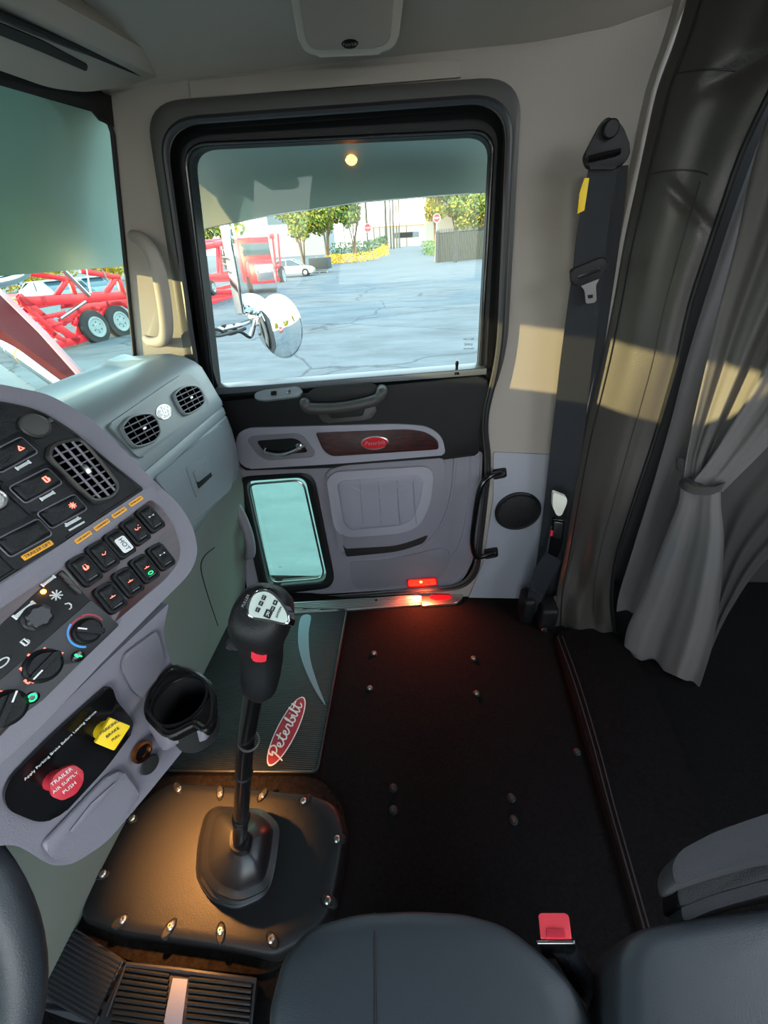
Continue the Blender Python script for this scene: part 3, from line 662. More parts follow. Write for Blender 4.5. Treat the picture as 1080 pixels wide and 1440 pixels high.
def vf(u, v):
    h = .02 * math.sin(PI * u) * (1 - .3 * v)
    h += .007 * g(u - .35 * v, .25, .16) - .006 * g(u + .25 * v, .62, .14) + .004 * g(u, .85 - .1 * v, .1)
    h += .009 * math.sin(9 * v + 5 * u) * math.sin(PI * u) * .6
    if v < .55:
        h -= .010 * g(v - .10 * u, .26, .012) * g(u, .6, .4) + .012 * g(v + .12 * u, .19, .02) * g(u, .7, .35)
    if v > .78:
        w = (v - .78) / .22; h += w * (.015 * math.sin(14 * u + 22 * v) + .016 * math.sin(31 * v - 9 * u) * math.sin(PI * u))
    return h
obj('cover_sheet', cloth(vt, 36, 110, vf, .004), 'vinyl', vp, angle=80)
sm_ = []
for j in range(0, 61):
    v = j / 60; r = interp(vt, v * (len(vt) - 1)); u = .10; sm_.append(onY(r[0] + (r[2] - r[0]) * u, r[1] + (r[3] - r[1]) * u, r[4] + (r[5] - r[4]) * u) + (CAM - onY(r[0], r[1], r[4])).normalized() * (vf(u, v) + .003))
bm = NB(); tube(bm, sm_, .0018, 6); obj('welt_seam', bm, 'black_soft', vp)
def col_(u_, off, h=.003, a=0, b=1, n=50):
    o = []
    for j in range(n + 1):
        v = a + (b - a) * j / n; r = interp(vt, v * (len(vt) - 1)); p = onY(r[0] + (r[2] - r[0]) * u_, r[1] + (r[3] - r[1]) * u_, r[4] + (r[5] - r[4]) * u_); o.append(p + (CAM - p).normalized() * (vf(u_, v) + h))
    return o
bm = NB(); tube(bm, col_(.66, 0, .001, .28, .95), .0014, 6); obj('stitch_line', bm, 'vinyl_seam', vp)
bm = NB(); tube(bm, col_(.985, 0, .004), .006, 8); obj('edge_binding', bm, 'black_soft', vp)
for v0, a_, b__ in ((.285, .12, .72), (.135, .1, .6)):
    P = []
    for k in range(20):
        u = a_ + (b__ - a_) * k / 19; v = v0 - .02 * math.sin(u * 3); r = interp(vt, v * (len(vt) - 1)); q = onY(r[0] + (r[2] - r[0]) * u, r[1] + (r[3] - r[1]) * u, r[4] + (r[5] - r[4]) * u); P.append(q + (CAM - q).normalized() * (vf(u, v) + .001))
    bm = NB(); tube(bm, P, .0015, 6); obj('cross_seam', bm, 'vinyl_seam', vp)
# light grey strip between wall trim and cover
bm = NB(); A = []
for j in range(0, 31):
    v = j / 30 * .97; r = interp(vt, v * (len(vt) - 1)); x = r[0]; y = r[1]; k = 1 - .6 * v
    A.append([onY(x - 16 * k, y - 2, 1.285), onY(x - 8 * k, y - 1, 1.268), onY(x + 2, y, 1.275)])
grid(bm, A, .003); tag(obj('edge_trim_strip', bm, 'wall_grey'), 'pale wrinkled edging strip running down beside the black leatherette cover', 'edging strip')
# sleeper curtain
cu = thing('sleeper_curtain', 'long grey sleeper curtain gathered and tied back to the side', 'curtain', (.95, 1.1, 0))
bt = [(1200, -60, 1500, -60, 1.30, 1.2), (1098, 130, 1400, 130, 1.32, 1.2), (1042, 270, 1300, 280, 1.33, 1.22), (1002, 390, 1220, 400, 1.34, 1.24), (968, 500, 1150, 510, 1.34, 1.25), (942, 600, 1120, 600, 1.34, 1.26), (916, 690, 1060, 690, 1.33, 1.26), (888, 780, 1030, 780, 1.30, 1.24), (868, 850, 1000, 850, 1.25, 1.2), (870, 905, 975, 912, 1.14, 1.1)]
obj('back_panel', cloth(bt, 40, 50, lambda u, v: .016 * math.sin(u * 26 + 2 * v) * (1 - .5 * v), .003), 'curtain', cu, angle=80)
s1 = [(1130, -40, 1400, -40, 1.10, .92), (1096, 110, 1330, 120, 1.12, .96), (1060, 230, 1235, 260, 1.13, 1.0), (1036, 340, 1165, 370, 1.14, 1.04), (1010, 440, 1110, 460, 1.14, 1.06), (992, 520, 1066, 540, 1.13, 1.07), (976, 590, 1030, 605, 1.10, 1.06), (966, 640, 1006, 650, 1.07, 1.05), (960, 680, 1000, 690, 1.045, 1.03)]
obj('left_gather', cloth(s1, 48, 60, lambda u, v: (.026 * math.sin(u * 13 + 1.5 * v) + .006 * math.sin(u * 31 + 2)) * (1 - .74 * v), .003), 'curtain', cu, angle=80)
s2 = [(1290, 130, 1400, 220, .92, .88), (1200, 300, 1290, 370, .96, .92), (1120, 440, 1185, 500, .99, .95), (1072, 525, 1122, 578, 1.01, .98), (1034, 590, 1076, 632, 1.02, 1.0), (1000, 645, 1036, 672, 1.02, 1.01), (976, 676, 1016, 692, 1.02, 1.02)]
obj('front_gather', cloth(s2, 36, 50, lambda u, v: (.018 * math.sin(u * 10 + 1) + .004 * math.sin(u * 27)) * (1 - .75 * v), .003), 'curtain', cu, angle=80)
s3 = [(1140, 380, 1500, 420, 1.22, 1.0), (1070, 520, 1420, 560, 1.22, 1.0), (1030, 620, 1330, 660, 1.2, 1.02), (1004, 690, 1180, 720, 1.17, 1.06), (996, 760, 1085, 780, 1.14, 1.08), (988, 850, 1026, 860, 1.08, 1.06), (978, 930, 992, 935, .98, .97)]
obj('right_gather', cloth(s3, 36, 50, lambda u, v: .014 * math.sin(u * 24) * (1 - .5 * v), .003), 'curtain_dark', cu, angle=80)  # same cloth as the other gathers, its shade put into a darker colour
sk = [(958, 672, 1014, 680, 1.045, 1.02), (955, 705, 1014, 712, 1.04, 1.015), (940, 745, 1018, 752, 1.05, 1.00), (920, 795, 1016, 805, 1.06, .98), (900, 845, 1010, 862, 1.06, .95), (882, 885, 1000, 915, 1.05, .91), (877, 918, 984, 966, 1.03, .875)]
def skf(u, v): return (.030 * math.sin(u * 11.5 - .8 + 1.0 * v) + .007 * math.sin(u * 25 + 2 * v)) * (.22 + .78 * v)
obj('lower_skirt', cloth(sk, 48, 50, skf, .003, .004), 'curtain', cu, angle=80)
tb = thing('curtain_tieback', 'dark strap tied round the gathered grey curtain', 'tieback', tuple(onY(985, 685, 1.0)))
A = [onY(x, y, d) for x, y, d in ((957, 676, 1.06), (962, 683, 1.0), (978, 690, .975), (1000, 691, .97), (1014, 686, .985), (1020, 681, 1.05))]
A = catm(A, 5); bm = NB(); up_v = V3((0, .0, .012))
loft(bm, [[p - up_v, p + up_v, p + up_v + V3((0, .003, 0)), p - up_v + V3((0, .003, 0))] for p in A], True, True, True); obj('strap', bm, 'curtain_dark', tb)
bm = NB(); slab(bm, Pl((0, 1.24, 0), Yn).pts(r2([(952, 646), (962, 646), (961, 664), (953, 662)], 2, 3)), Yn, .008, .002); obj('snap_tab', bm, 'curtain_dark', tb)
# ================================================================== FLOOR THINGS
UPZ = V3((0, 0, 1))
def FP(z): return Pl((0, 0, z), UPZ)
cs = thing('raised_carpet_section', 'raised black carpeted edge of the sleeper floor with a stitched seam', 'carpet', tuple(onZ(880, 1050, 0)))
bm = NB(); slab(bm, FP(.028).pts(r2([(781, 890), (800, 885), (858, 883), (878, 903), (930, 985), (1010, 1180), (985, 1320), (912, 1340)], [8, 20, 20, 20, 30, 60, 20, 8], 6)), UPZ, .028, .010, 4); obj('carpet_edge', bm, 'carpet', cs)
for dx in (0, 7):
    bm = NB(); P = FP(.029).pts([(784 + dx, 895), (806 + dx, 955), (832 + dx, 1040), (856 + dx, 1130), (880 + dx, 1215), (910 + dx, 1320)]); tube(bm, catm(P, 5), .0022, 6); obj('seam_piping', bm, 'seam_brown', cs)
pos = [((526, 919), 'silver floor bolt nearest the rubber mat, of the pair farther from the seat'), ((520, 968), 'silver floor bolt beside the mat, nearer to the seat of its pair'), ((666, 926), 'silver floor bolt right of centre, the one closer to the door'), ((670, 975), 'silver floor bolt right of centre, the one just below the other'), ((811, 1057), 'dim floor bolt half hidden beside the carpet seam'), ((553, 1108), 'dim bolt at the top of the left seat mount slot in the black carpet'), ((553, 1139), 'dim bolt at the bottom of the left seat mount slot in the black carpet'), ((719, 1122), 'brassy bolt at the top of the right seat mount slot in the carpet'), ((722, 1153), 'brassy bolt at the bottom of the right seat mount slot in the carpet')]
b0 = None
for (x, y), lab in pos:
    c = onZ(x, y, .002)
    if b0 is None:
        b0 = thing('floor_bolt', lab, 'bolt', tuple(c), 'bolts standing in the black carpet')
        bm = NB(); lathe(bm, c, UPZ, [(.0125, -.002), (.0125, .001), (.0095, .002)], 16); obj('washer', bm, 'black_soft', b0)
        bm = NB(); lathe(bm, c, UPZ, [(.0085, .001), (.0085, .006), (.006, .009), (.0005, .0095)], 12); obj('bolt_head', bm, 'bolt', b0)
    else:
        d = copy_tree(b0); d.location = c; d['label'] = lab
        if y > 1000:
            for ch in [k for k in bpy.data.objects if k.parent == d and k.name.startswith('bolt_head')]:
                ch.material_slots[0].link = 'OBJECT'; ch.material_slots[0].material = MATS['bolt_dim']  # dimness put into a darker copy of the bolt metal
# passenger rubber mat
rm = thing('rubber_floor_mat', 'ribbed black rubber mat with red oval script badge in front of the passenger door', 'floor mat', tuple(onZ(380, 980, 0)))
MP = FP(.010)
mat_px = [(280, 866), (488, 858), (446, 1086), (236, 1084), (240, 940)]
mw = [V3((-.90, 1.20, .010)), MP.at(488, 858), MP.at(446, 1086), MP.at(236, 1084), V3((-.90, .56, .010))]
Mstripe('mat_rib', '101418', 'Y', 50, .6, 1.0, .004)
bm = NB(); slab(bm, rnd(mw, .015), UPZ, .009, .002); obj('mat_body', bm, 'mat_rib', rm)
bm = NB(); tube(bm, [p + UPZ * .0015 for p in rnd(mw, .02)], .0045, 8, closed=True); obj('mat_border', bm, 'rubber', rm)
sw = [(423, 868), (437, 866), (434, 890), (436, 925), (446, 960), (458, 992), (440, 965), (425, 930), (419, 900)]
P = catm([MP.at(x, y, .001) for x, y in sw], 4, True)
bm = NB(); slab(bm, P, UPZ, .002); obj('grey_swoosh', bm, 'mat_stripe', rm)
oc = MP.at(404, 1025, .002); oax = (MP.at(425, 980, .002) - MP.at(381, 1070, .002)).normalized(); oay = UPZ.cross(oax)
oa = (MP.at(420, 975, .002) - MP.at(386, 1074, .002)).length / 2; ob_ = .036
bm = NB(); slab(bm, ell(oc, oa, ob_, oax, oay, 40), UPZ, .004, .001); lg = obj('oval_badge', bm, 'logo_white', rm)
bm = NB(); slab(bm, ell(oc + UPZ * .0006, oa * .96, ob_ * .91, oax, oay, 40), UPZ, .001); obj('badge_field', bm, 'logo_red', lg)
# script lettering drawn as pen strokes (x, y in units of letter height)
ST = [[(0.1, -.5), (.35, .1), (.5, .62), (.25, .45), (.35, .85), (.75, .95), (.95, .65), (.7, .32), (.42, .28)],
      [(.95, .12), (1.2, .3), (1.22, .5), (1.02, .42), (1.0, .1), (1.25, 0), (1.5, .2)],
      [(1.5, .2), (1.72, .7), (1.78, .95), (1.6, .3), (1.65, .02), (1.85, .06), (2.0, .2)], [(1.48, .62), (2.0, .7)],
      [(2.0, .2), (2.22, .35), (2.2, .52), (2.02, .42), (2.0, .1), (2.2, 0), (2.42, .2)],
      [(2.42, .2), (2.55, .5), (2.62, .52), (2.8, .46), (2.72, .15), (2.82, 0), (2.98, .12)],
      [(2.98, .12), (3.15, .6), (3.25, 1.0), (3.1, .7), (3.05, .1), (3.3, 0), (3.45, .28), (3.3, .45), (3.5, .4)],
      [(3.5, .4), (3.62, .5), (3.58, .1), (3.72, 0), (3.86, .2)], [(3.68, .72), (3.71, .76)],
      [(3.86, .2), (4.1, .8), (4.12, 1.05), (3.98, .6), (4.0, .05), (4.15, .02), (4.28, .2)],
      [(4.28, .2), (4.5, .8), (4.52, .95), (4.38, .4), (4.42, .03), (4.6, .05), (4.78, .25)], [(4.18, .66), (4.85, .74)]]
def script(name, o, xd, yd, n, h, mat, parent, r):
    bm = NB()
    for s_ in ST:
        P = catm([V3(o) + xd * ((x - 2.45) * h) + yd * ((y - .32) * h) for x, y in s_], 5); tube(bm, P, r, 6, flat=(n, .4))
    return obj(name, bm, mat, parent)
script('badge_lettering', oc + UPZ * .0018, oax, oay, UPZ, oa * 2 * .83 / 4.9, 'logo_white', lg, .0026)
# driver side ribbed mats
dm = thing('driver_floor_mat', 'ribbed grey rubber mat sloping under the steering wheel', 'floor mat', tuple(onZ(110, 1350, 0)))
Mstripe('mat_rib_wide', '34353a', 'Y', 16, .42, 1.0, .008)
A0 = FP(.03); bm = NB(); slab(bm, A0.pts(r2([(44, 1272), (60, 1276), (175, 1350), (148, 1400), (128, 1445), (60, 1420), (20, 1395)], 6, 3)), UPZ, .02, .004); obj('mat_body', bm, 'mat_rib_wide', dm)
bm = NB()
for k in range(13):
    t = k / 12; a = A0.at(50 + 18 * t, 1283 + 118 * t, .001); b_ = A0.at(170 - 38 * t, 1354 + 84 * t, .001); tube(bm, [a, b_], .004, 6)
obj('mat_ribs', bm, 'rubber', dm)
sm2 = thing('seat_side_mat', 'ribbed black rubber mat with a grey centre stripe beside the driver seat', 'floor mat', tuple(onZ(250, 1400, 0)))
bm = NB(); slab(bm, A0.pts(r2([(176, 1352), (362, 1374), (350, 1460), (310, 1640), (120, 1560), (140, 1430)], 8, 3), .004), UPZ, .02, .005); obj('mat_body', bm, 'rubber', sm2)
bm = NB()
for k in range(17):
    t = k / 9; a = A0.at(172 - 17 * t, 1362 + 78 * t, .007); b_ = A0.at(238 - 8 * t, 1372 + 78 * t, .007); c_ = A0.at(266 - 6 * t, 1376 + 78 * t, .007); d_ = A0.at(354 - 4 * t, 1386 + 78 * t, .007)
    tube(bm, [a, b_], .0032, 6); tube(bm, [c_, d_], .0032, 6)
obj('mat_ribs', bm, 'black_soft', sm2)
bm = NB(); slab(bm, A0.pts([(243, 1375), (264, 1377), (240, 1560), (205, 1555)], .008), UPZ, .003, .001); obj('grey_stripe', bm, 'grey_light', sm2)
bm = NB(); tube(bm, A0.pts([(150, 1430), (178, 1356), (250, 1364), (360, 1379), (352, 1450)], .008), .005, 8); obj('raised_border', bm, 'rubber', sm2)
# brown lit tunnel carpet under the console
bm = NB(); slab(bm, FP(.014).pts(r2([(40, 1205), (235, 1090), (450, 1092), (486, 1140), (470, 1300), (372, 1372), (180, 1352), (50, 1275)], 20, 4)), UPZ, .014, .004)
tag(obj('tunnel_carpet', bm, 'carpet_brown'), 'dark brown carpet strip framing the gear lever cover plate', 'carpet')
# ================================================================== GEAR LEVER
tc_ = thing('transmission_cover', 'black moulded cover plate screwed down over the transmission tunnel', 'cover plate', tuple(onZ(300, 1220, 0)))
CZ = .055; C0 = FP(CZ)
cov = r2([(130, 1228), (180, 1142), (232, 1098), (300, 1102), (440, 1116), (472, 1128), (486, 1168), (480, 1210), (466, 1284), (440, 1318), (386, 1346), (300, 1330), (168, 1312), (108, 1290)], [30, 20, 20, 10, 10, 16, 14, 10, 20, 20, 12, 10, 14, 14], 4)
CP3 = C0.pts(cov)
bm = NB(); pillow(bm, [p - UPZ * (CZ - .012) for p in CP3], UPZ, [(1.02, 0), (1.005, .020), (.99, .034), (.975, .040), (.955, .043), (.85, .0435), (.5, .044), (.2, .044)]); obj('cover_body', bm, 'black_soft', tc_, angle=60)
scr = [(252, 1111), (310, 1118), (368, 1121), (427, 1127), (474, 1181), (461, 1267), (382, 1321), (311, 1309), (241, 1303), (174, 1294), (146, 1230), (187, 1152)]
sc0 = None; cc = sum((C0.at(*p) for p in scr), V3()) / 12
for x, y in scr:
    c = C0.at(x, y, -.002); out = (c - cc); out.z = 0; out.normalize(); sd_ = UPZ.cross(out)
    bm = NB(); pillow(bm, ell(c + out * .004, .020, .0105, out, sd_, 16), UPZ, [(1, -.012), (1, .006), (.9, .0085), (.78, .006)]); obj('screw_recess', bm, 'black_matt', tc_)
    bm = NB(); lathe(bm, c + UPZ * .004, UPZ, [(.008, 0), (.0082, .004), (.005, .0065), (.0025, .0065), (.002, .003)], 14); obj('screw', bm, 'bolt', tc_)
gl = thing('gear_lever', 'gear lever with black boot and knob carrying a shift pattern plate', 'gear lever', tuple(onZ(330, 1230, .05)))
bt2 = r2([(300, 1138), (368, 1142), (393, 1165), (386, 1225), (376, 1262), (332, 1282), (296, 1268), (276, 1238), (278, 1190), (288, 1150)], [14, 12, 14, 20, 16, 16, 12, 14, 20, 10], 4)
B3 = FP(.055).pts(bt2)
bm = NB(); topc = onZ(337, 1184, .20)
cen = sum(B3, V3()) / len(B3); L = []
for s_, h in ((1.0, -.004), (1.0, .018), (.88, .024), (.88, .030), (.97, .034), (.97, .044), (.84, .050), (.84, .056), (.92, .060), (.90, .070), (.76, .076), (.74, .082), (.60, .110), (.40, .130), (.25, .138), (.22, .155)):
    c = cen.lerp(V3((topc.x, topc.y, 0)), min(1, max(0, (h - .01) / .12))); c.z = 0
    L.append([V3((c.x + (p.x - cen.x) * s_, c.y + (p.y - cen.y) * s_, .055 + h)) for p in B3])
loft(bm, L, True, True, True); obj('boot', bm, 'boot_rubber', gl, angle=50)
a = onZ(337, 1186, .19); b_ = dep(345, 1050, .70); c = dep(355, 985, .62); d = dep(362, 945, .575)
bm = NB(); tube(bm, catm([a, a.lerp(b_, .5), b_, c, d], 6), [.017, .017, .0165, .0165, .0165, .016, .016, .016, .0155, .0155, .0155, .0155, .0155] + [.0150] * 12, 14); obj('lever_shaft', bm, 'black_gloss', gl)
for t, r in ((.30, .0185), (.34, .019), (.78, .0172)):
    bm = NB(); p = a.lerp(b_, t); ax = (b_ - a).normalized(); lathe(bm, p, ax, [(r * .9, -.004), (r, 0), (r * .9, .004)], 14); obj('shaft_ring', bm, 'black_soft', gl)
bm = NB(); k0 = dep(350, 1042, .684); ax = (c - b_).normalized(); tube(bm, ell(k0, .0165, .0165, ax.orthogonal().normalized(), ax.cross(ax.orthogonal().normalized()), 20), .0022, 6, closed=True); obj('cable_tie', bm, 'seal_rubber', gl)
# knob: stack of rounded sections given as (px, py, half width px, half depth m, depth m)
KS = [(364, 975, 14, .014, .590), (365, 965, 24, .022, .578), (366, 950, 27, .026, .570), (368, 930, 28, .028, .560), (368, 912, 28.5, .028, .548), (368, 898, 31, .031, .540), (367, 886, 38, .036, .530), (367, 876, 41.5, .039, .520), (369, 867, 42, .040, .510), (370, 858, 41, .037, .498), (369, 849, 36, .031, .488), (367, 841, 28, .022, .481), (366, 836, 17, .012, .477), (366, 834, 6, .004, .476)]
bm = NB(); L = []
ks = [dep(x, y, d_) for x, y, w, h, d_ in KS]
tilt = (dep(412, 886, .5) - dep(332, 858, .5)).normalized()
for i, (x, y, w, h, d_) in enumerate(KS):
    ax = (ks[min(i + 1, len(ks) - 1)] - ks[max(i - 1, 0)]).normalized(); u_ = (tilt - ax * tilt.dot(ax)).normalized(); v_ = ax.cross(u_); rw = w * d_ / F
    L.append([ks[i] + u_ * rw * abs(math.cos(t)) ** .8 * (1 if math.cos(t) > 0 else -1) + v_ * h * abs(math.sin(t)) ** .8 * (1 if math.sin(t) > 0 else -1) for t in [2 * PI * k / 28 for k in range(28)]])
loft(bm, L, True, True, True)
e1 = dep(351, 872, .474); e2 = dep(407, 878, .468); e3 = dep(370, 828, .485)
kn_n = (e2 - e1).cross(e3 - e1).normalized(); kn_n = kn_n if kn_n.dot(CAM - e1) > 0 else -kn_n
for v in bm.verts:
    q = (v.co - e1).dot(kn_n)
    if q > -.002: v.co -= kn_n * (q + .002)
kn = obj('shift_knob', bm, 'black_soft', gl, angle=60)
# plate with the pattern, on a plane facing up at the driver
e1 = dep(351, 872, .474); e2 = dep(407, 878, .468); e3 = dep(370, 828, .485)
kn_n = (e2 - e1).cross(e3 - e1).normalized(); kn_n = kn_n if kn_n.dot(CAM - e1) > 0 else -kn_n
KP = Pl(e1, kn_n)
bm = NB(); slab(bm, catm(KP.pts([(368, 828), (355, 833), (347, 849), (346, 863), (352, 870), (376, 874), (399, 879), (407, 876), (407, 864), (400, 850), (388, 836), (378, 829)]), 3, True), kn_n, .02, .003); pt = obj('pattern_plate', bm, 'chrome', kn)
bm = NB(); slab(bm, catm(KP.pts([(368, 832), (357, 837), (351, 850), (350, 862), (354, 867), (376, 870.5), (398, 875.5), (404, 873), (403, 864), (396, 851), (385, 838), (377, 833)], .001), 3, True), kn_n, .004); obj('plate_face', bm, 'mint', pt)
kx = (KP.at(384, 853) - KP.at(365, 845)).normalized()
kx2 = (KP.at(371, 840) - KP.at(363, 857)).normalized()
for x, y, w, s_ in ((371, 840.5, 3.0, '5'), (367, 848.5, 3.0, '3'), (362.5, 857.5, 3.0, '1'), (387, 847.5, 3.0, '4'), (383.5, 856, 3.0, '2'), (377, 863.5, 5.2, 'R')):
    c = KP.at(x, y, .0015); m_w = w * .485 / F
    bm = NB(); box(bm, c, (m_w * 2, m_w * 2, .0006), 0, frame(kx, kn_n.cross(kx), kn_n)); bl = obj('gear_mark', bm, 'black_text', pt)
    text('gear_number', s_, c + kn_n * .0005, kx, kn_n, 'mint', bl, size=m_w * 1.7, ext=.0002)
text('plate_lettering', 'EATON', KP.at(392, 861, .0015), KP.at(396, 853) - KP.at(390, 867), kn_n, 'black_text', pt, width=.0125)
bm = NB(); slab(bm, KP.pts([(342, 853), (349, 838), (352, 839), (345, 856)], -.003), kn_n, .001) ; bm.free()
text('knob_side_lettering', 'FULLER', KP.at(345.5, 845, .0015), KP.at(350, 834) - KP.at(342, 850), kn_n, 'grey_light', kn, width=.016)
rd = dep(364, 919, .508); rn = (CAM - rd).normalized(); rx = (dep(375, 922, .515) - rd).normalized(); rax = (dep(367, 876, .52) - dep(368, 930, .56)).normalized(); RP = Pl(dep(364, 919, .500), (rn - rax * rn.dot(rax)).normalized())
bm = NB(); slab(bm, RP.pts(r2([(354, 909), (360, 908), (364, 911), (371, 910), (376, 914), (374, 932), (362, 932), (353, 928)], 2.5, 3)), RP.n, .024, .003); obj('range_button', bm, 'red_bright', kn)
tp = dep(330, 900, .515); TP_ = Pl(tp, (CAM - tp).normalized())
bm = NB(); slab(bm, TP_.pts(r2([(345, 884), (350, 905), (340, 916), (317, 914), (316, 906), (326, 891)], 4, 4)), TP_.n, .02, .004); obj('splitter_trigger', bm, 'black_soft', kn)
# ================================================================== PASSENGER DASHBOARD
pd = thing('passenger_dashboard', 'pale grey passenger side dashboard with air vents and glove box', 'dashboard', (-.8, .9, .62))
prof = [(-.99, 1.03), (-.965, 1.075), (-.94, 1.092), (-.925, 1.085), (-.90, 1.078), (-.84, 1.082), (-.80, 1.098), (-.77, 1.098), (-.73, 1.088), (-.70, 1.072), (-.682, 1.055), (-.668, 1.01), (-.655, .965), (-.648, .945), (-.648, .93), (-.653, .925), (-.648, .92), (-.646, .90), (-.651, .895), (-.645, .89), (-.640, .84), (-.642, .76), (-.65, .70), (-.668, .66), (-.70, .64), (-.80, .63), (-.99, .63)]
ys = [.36, .5, .62, .64, .66, .9, 1.15, 1.17, 1.19, 1.235, 1.258, 1.266]
def dprof(y):
    out = []
    for i, (x, z) in enumerate(prof):
        if 3 <= i <= 5 and not (.64 < y < 1.17): z += .016            # the tray is closed at both ends
        if y > 1.24: k = (y - 1.24) / .03; x -= .02 * k * k if x > -.8 else 0; z -= (.012 * k * k if z > .8 else -.01 * k * k)
        out.append(V3((x, y, z)))
    return out
bm = NB(); loft(bm, [dprof(y) for y in ys], True, True, True); obj('dash_body', bm, 'dash_grey', pd, angle=40)
VP = Pl((-.664, .9, 1.0), V3((.967, 0, .255)))
bm = NB(); slab(bm, VP.pts(r2([(151, 598), (259, 524), (277, 530), (295, 566), (290, 576), (199, 645), (191, 640)], [8, 8, 8, 8, 6, 6, 6], 4), .006), VP.n, .012, .004); vpn = obj('vent_panel', bm, 'dash_grey', pd)
def vent(pl, pts, h, parent, dirx, diry, ns, nv_, body='black_matt', rim='dash_grey', wheel=True, steep=.7, knobmat='chrome'):
    """oval air vent: flat black plate as the shade inside, rim, slats along dirx and vertical fins behind"""
    P = catm(pl.pts(pts, h), 4, True); n = pl.n; c = sum(P, V3()) / len(P)
    bm = NB(); pillow(bm, P, n, [(1.06, -.004), (1.05, .004), (1.0, .007), (.93, .004), (.90, -.02)][:5]); v = obj('air_vent', bm, rim, parent)
    Q = [c + (p - c) * .95 for p in P]
    bm = NB(); slab(bm, [p + n * .0045 for p in Q], n, .004); obj('vent_well_shade', bm, 'well_shade', v)  # flat black plate stands in for the shade inside the vent
    X_ = (pl.at(*dirx[1]) - pl.at(*dirx[0])).normalized(); Y_ = n.cross(X_)
    def span(o, d):
        ts = []
        for i in range(len(Q)):
            a = Q[i] - o; b = Q[(i + 1) % len(Q)] - o; e_ = n.cross(d); sa = a.dot(e_); sb_ = b.dot(e_)
            if sa * sb_ <= 0 and sa != sb_: ts.append((a + (b - a) * (sa / (sa - sb_))).dot(d))
        return (min(ts), max(ts)) if len(ts) > 1 else None
    lo, hi = span(c, Y_); bmS = NB()
    for k in range(ns):
        o = c + Y_ * (lo + (hi - lo) * (k + 1) / (ns + 1)); s_ = span(o, X_)
        if s_: tube(bmS, [o + X_ * s_[0] * .97 + n * .0065, o + X_ * s_[1] * .97 + n * .0065], .0016, 6)
    obj('vent_slats', bmS, 'grey_trim', v)
    lo, hi = span(c, X_); bmS = NB()
    for k in range(nv_):
        o = c + X_ * (lo + (hi - lo) * (k + 1) / (nv_ + 1)); s_ = span(o, Y_)
        if s_: tube(bmS, [o + Y_ * s_[0] * .9 + n * .0052, o + Y_ * s_[1] * .9 + n * .0052], .0011, 6)
    obj('vent_fins', bmS, 'grey_trim_dark', v)
    bmS = NB(); box(bmS, c + n * .0085, (.013, .007, .006), .0015, frame(X_, Y_, n)); obj('vent_tab', bmS, knobmat, v)
    bm = NB(); tube(bm, [c + (p - c) * .965 + n * .0065 for p in P], .0022, 6, closed=True); obj('vent_rim', bm, rim, v)
    return v
vent(VP, [(168.6, 605), (173, 594), (183, 586), (204, 582), (215, 587), (222, 601), (222, 612), (214, 622), (194, 629), (183, 626)], .008, pd, ((175, 612), (215, 592)), None, 4, 3)
vent(VP, [(243, 559), (246, 551), (258, 544), (272, 543), (281, 550), (285.5, 565), (281, 573), (264, 583), (254, 580)], .008, pd, ((246, 570), (282, 552)), None, 4, 3)
bo = oval('dash_badge', VP, 231, 579, 19, 17, .008, 'steel', 'white', pd, txt='389', tilt=-6, tm='steel', th=.003)
GB = Pl((-.645, .9, .8), V3((1, 0, -.01)))
bm = NB(); slab(bm, GB.pts(r2([(218, 672), (312, 596), (331, 640), (326, 688), (262, 741), (240, 700)], [6, 6, 20, 8, 10, 10], 4), .004), GB.n, .006, .003); gb = obj('glove_box_door', bm, 'dash_grey', pd)
bm = NB(); slab(bm, GB.pts(r2([(262, 658), (289, 640), (303, 668), (277, 701)], 3, 3), .007), GB.n, .004, .002); lt = obj('latch_bezel', bm, 'dash_grey', gb)
bm = NB(); slab(bm, GB.pts(r2([(272, 664), (289, 651), (299, 669), (279, 688)], 2, 3), .0075), GB.n, .002, .0005); obj('latch_recess_shade', bm, 'black_matt', lt)  # dark plate paints the shade of the hollow under the paddle
bm = NB(); slab(bm, GB.pts(r2([(272, 664), (289, 651), (297, 664), (278, 679)], 3, 3), .0105), GB.n, .003, .0015); obj('latch_paddle', bm, 'dash_grey', lt)
# defroster strip at the foot of the windshield
bm = NB()
for k in range(16):
    y = .42 + k * .05; box(bm, (-.958, y, 1.083), (.018, .034, .004), .001)
obj('defroster_slots', bm, 'black_matt', pd)
# kick panel seams
bm = NB(); tube(bm, catm([onX(x, y, d) + V3((.004, 0, 0)) for x, y, d in ((300, 770, -.685), (286, 782, -.69), (281, 800, -.695), (290, 835, -.715), (305, 880, -.755))], 5), .0016, 6); tag(obj('panel_seam', bm, 'black_soft'), 'dark seam line running down the greenish kick panel under the glove box', 'seam')
# ================================================================== CENTRE CONSOLE
con = thing('centre_console', 'driver side centre console with switch rows, climate knobs and brake knobs', 'console', (-.5, .3, .5))
U = ray(819, 325); Vd = ray(1407, 2126); CN = U.cross(Vd).normalized()
if CN.x < 0: CN = -CN
KC = Pl(CAM + ray(200, 760) * .64, CN)
Vup = CN.cross(U).normalized()
def kc(x, y, h=0): return KC.at(x, y, h)
bez = r2([(-90, 530), (0, 540), (68, 554), (128, 588), (178, 636), (222, 682), (250, 706), (272, 740), (279, 778), (268, 806), (222, 852), (150, 925), (60, 1020), (-90, 1160)], [5, 20, 20, 20, 20, 20, 20, 18, 18, 16, 30, 30, 30, 5], 5)
bm = NB(); slab(bm, KC.pts(bez), CN, .16, .012, 4); obj('console_bezel', bm, 'grey_trim', con)
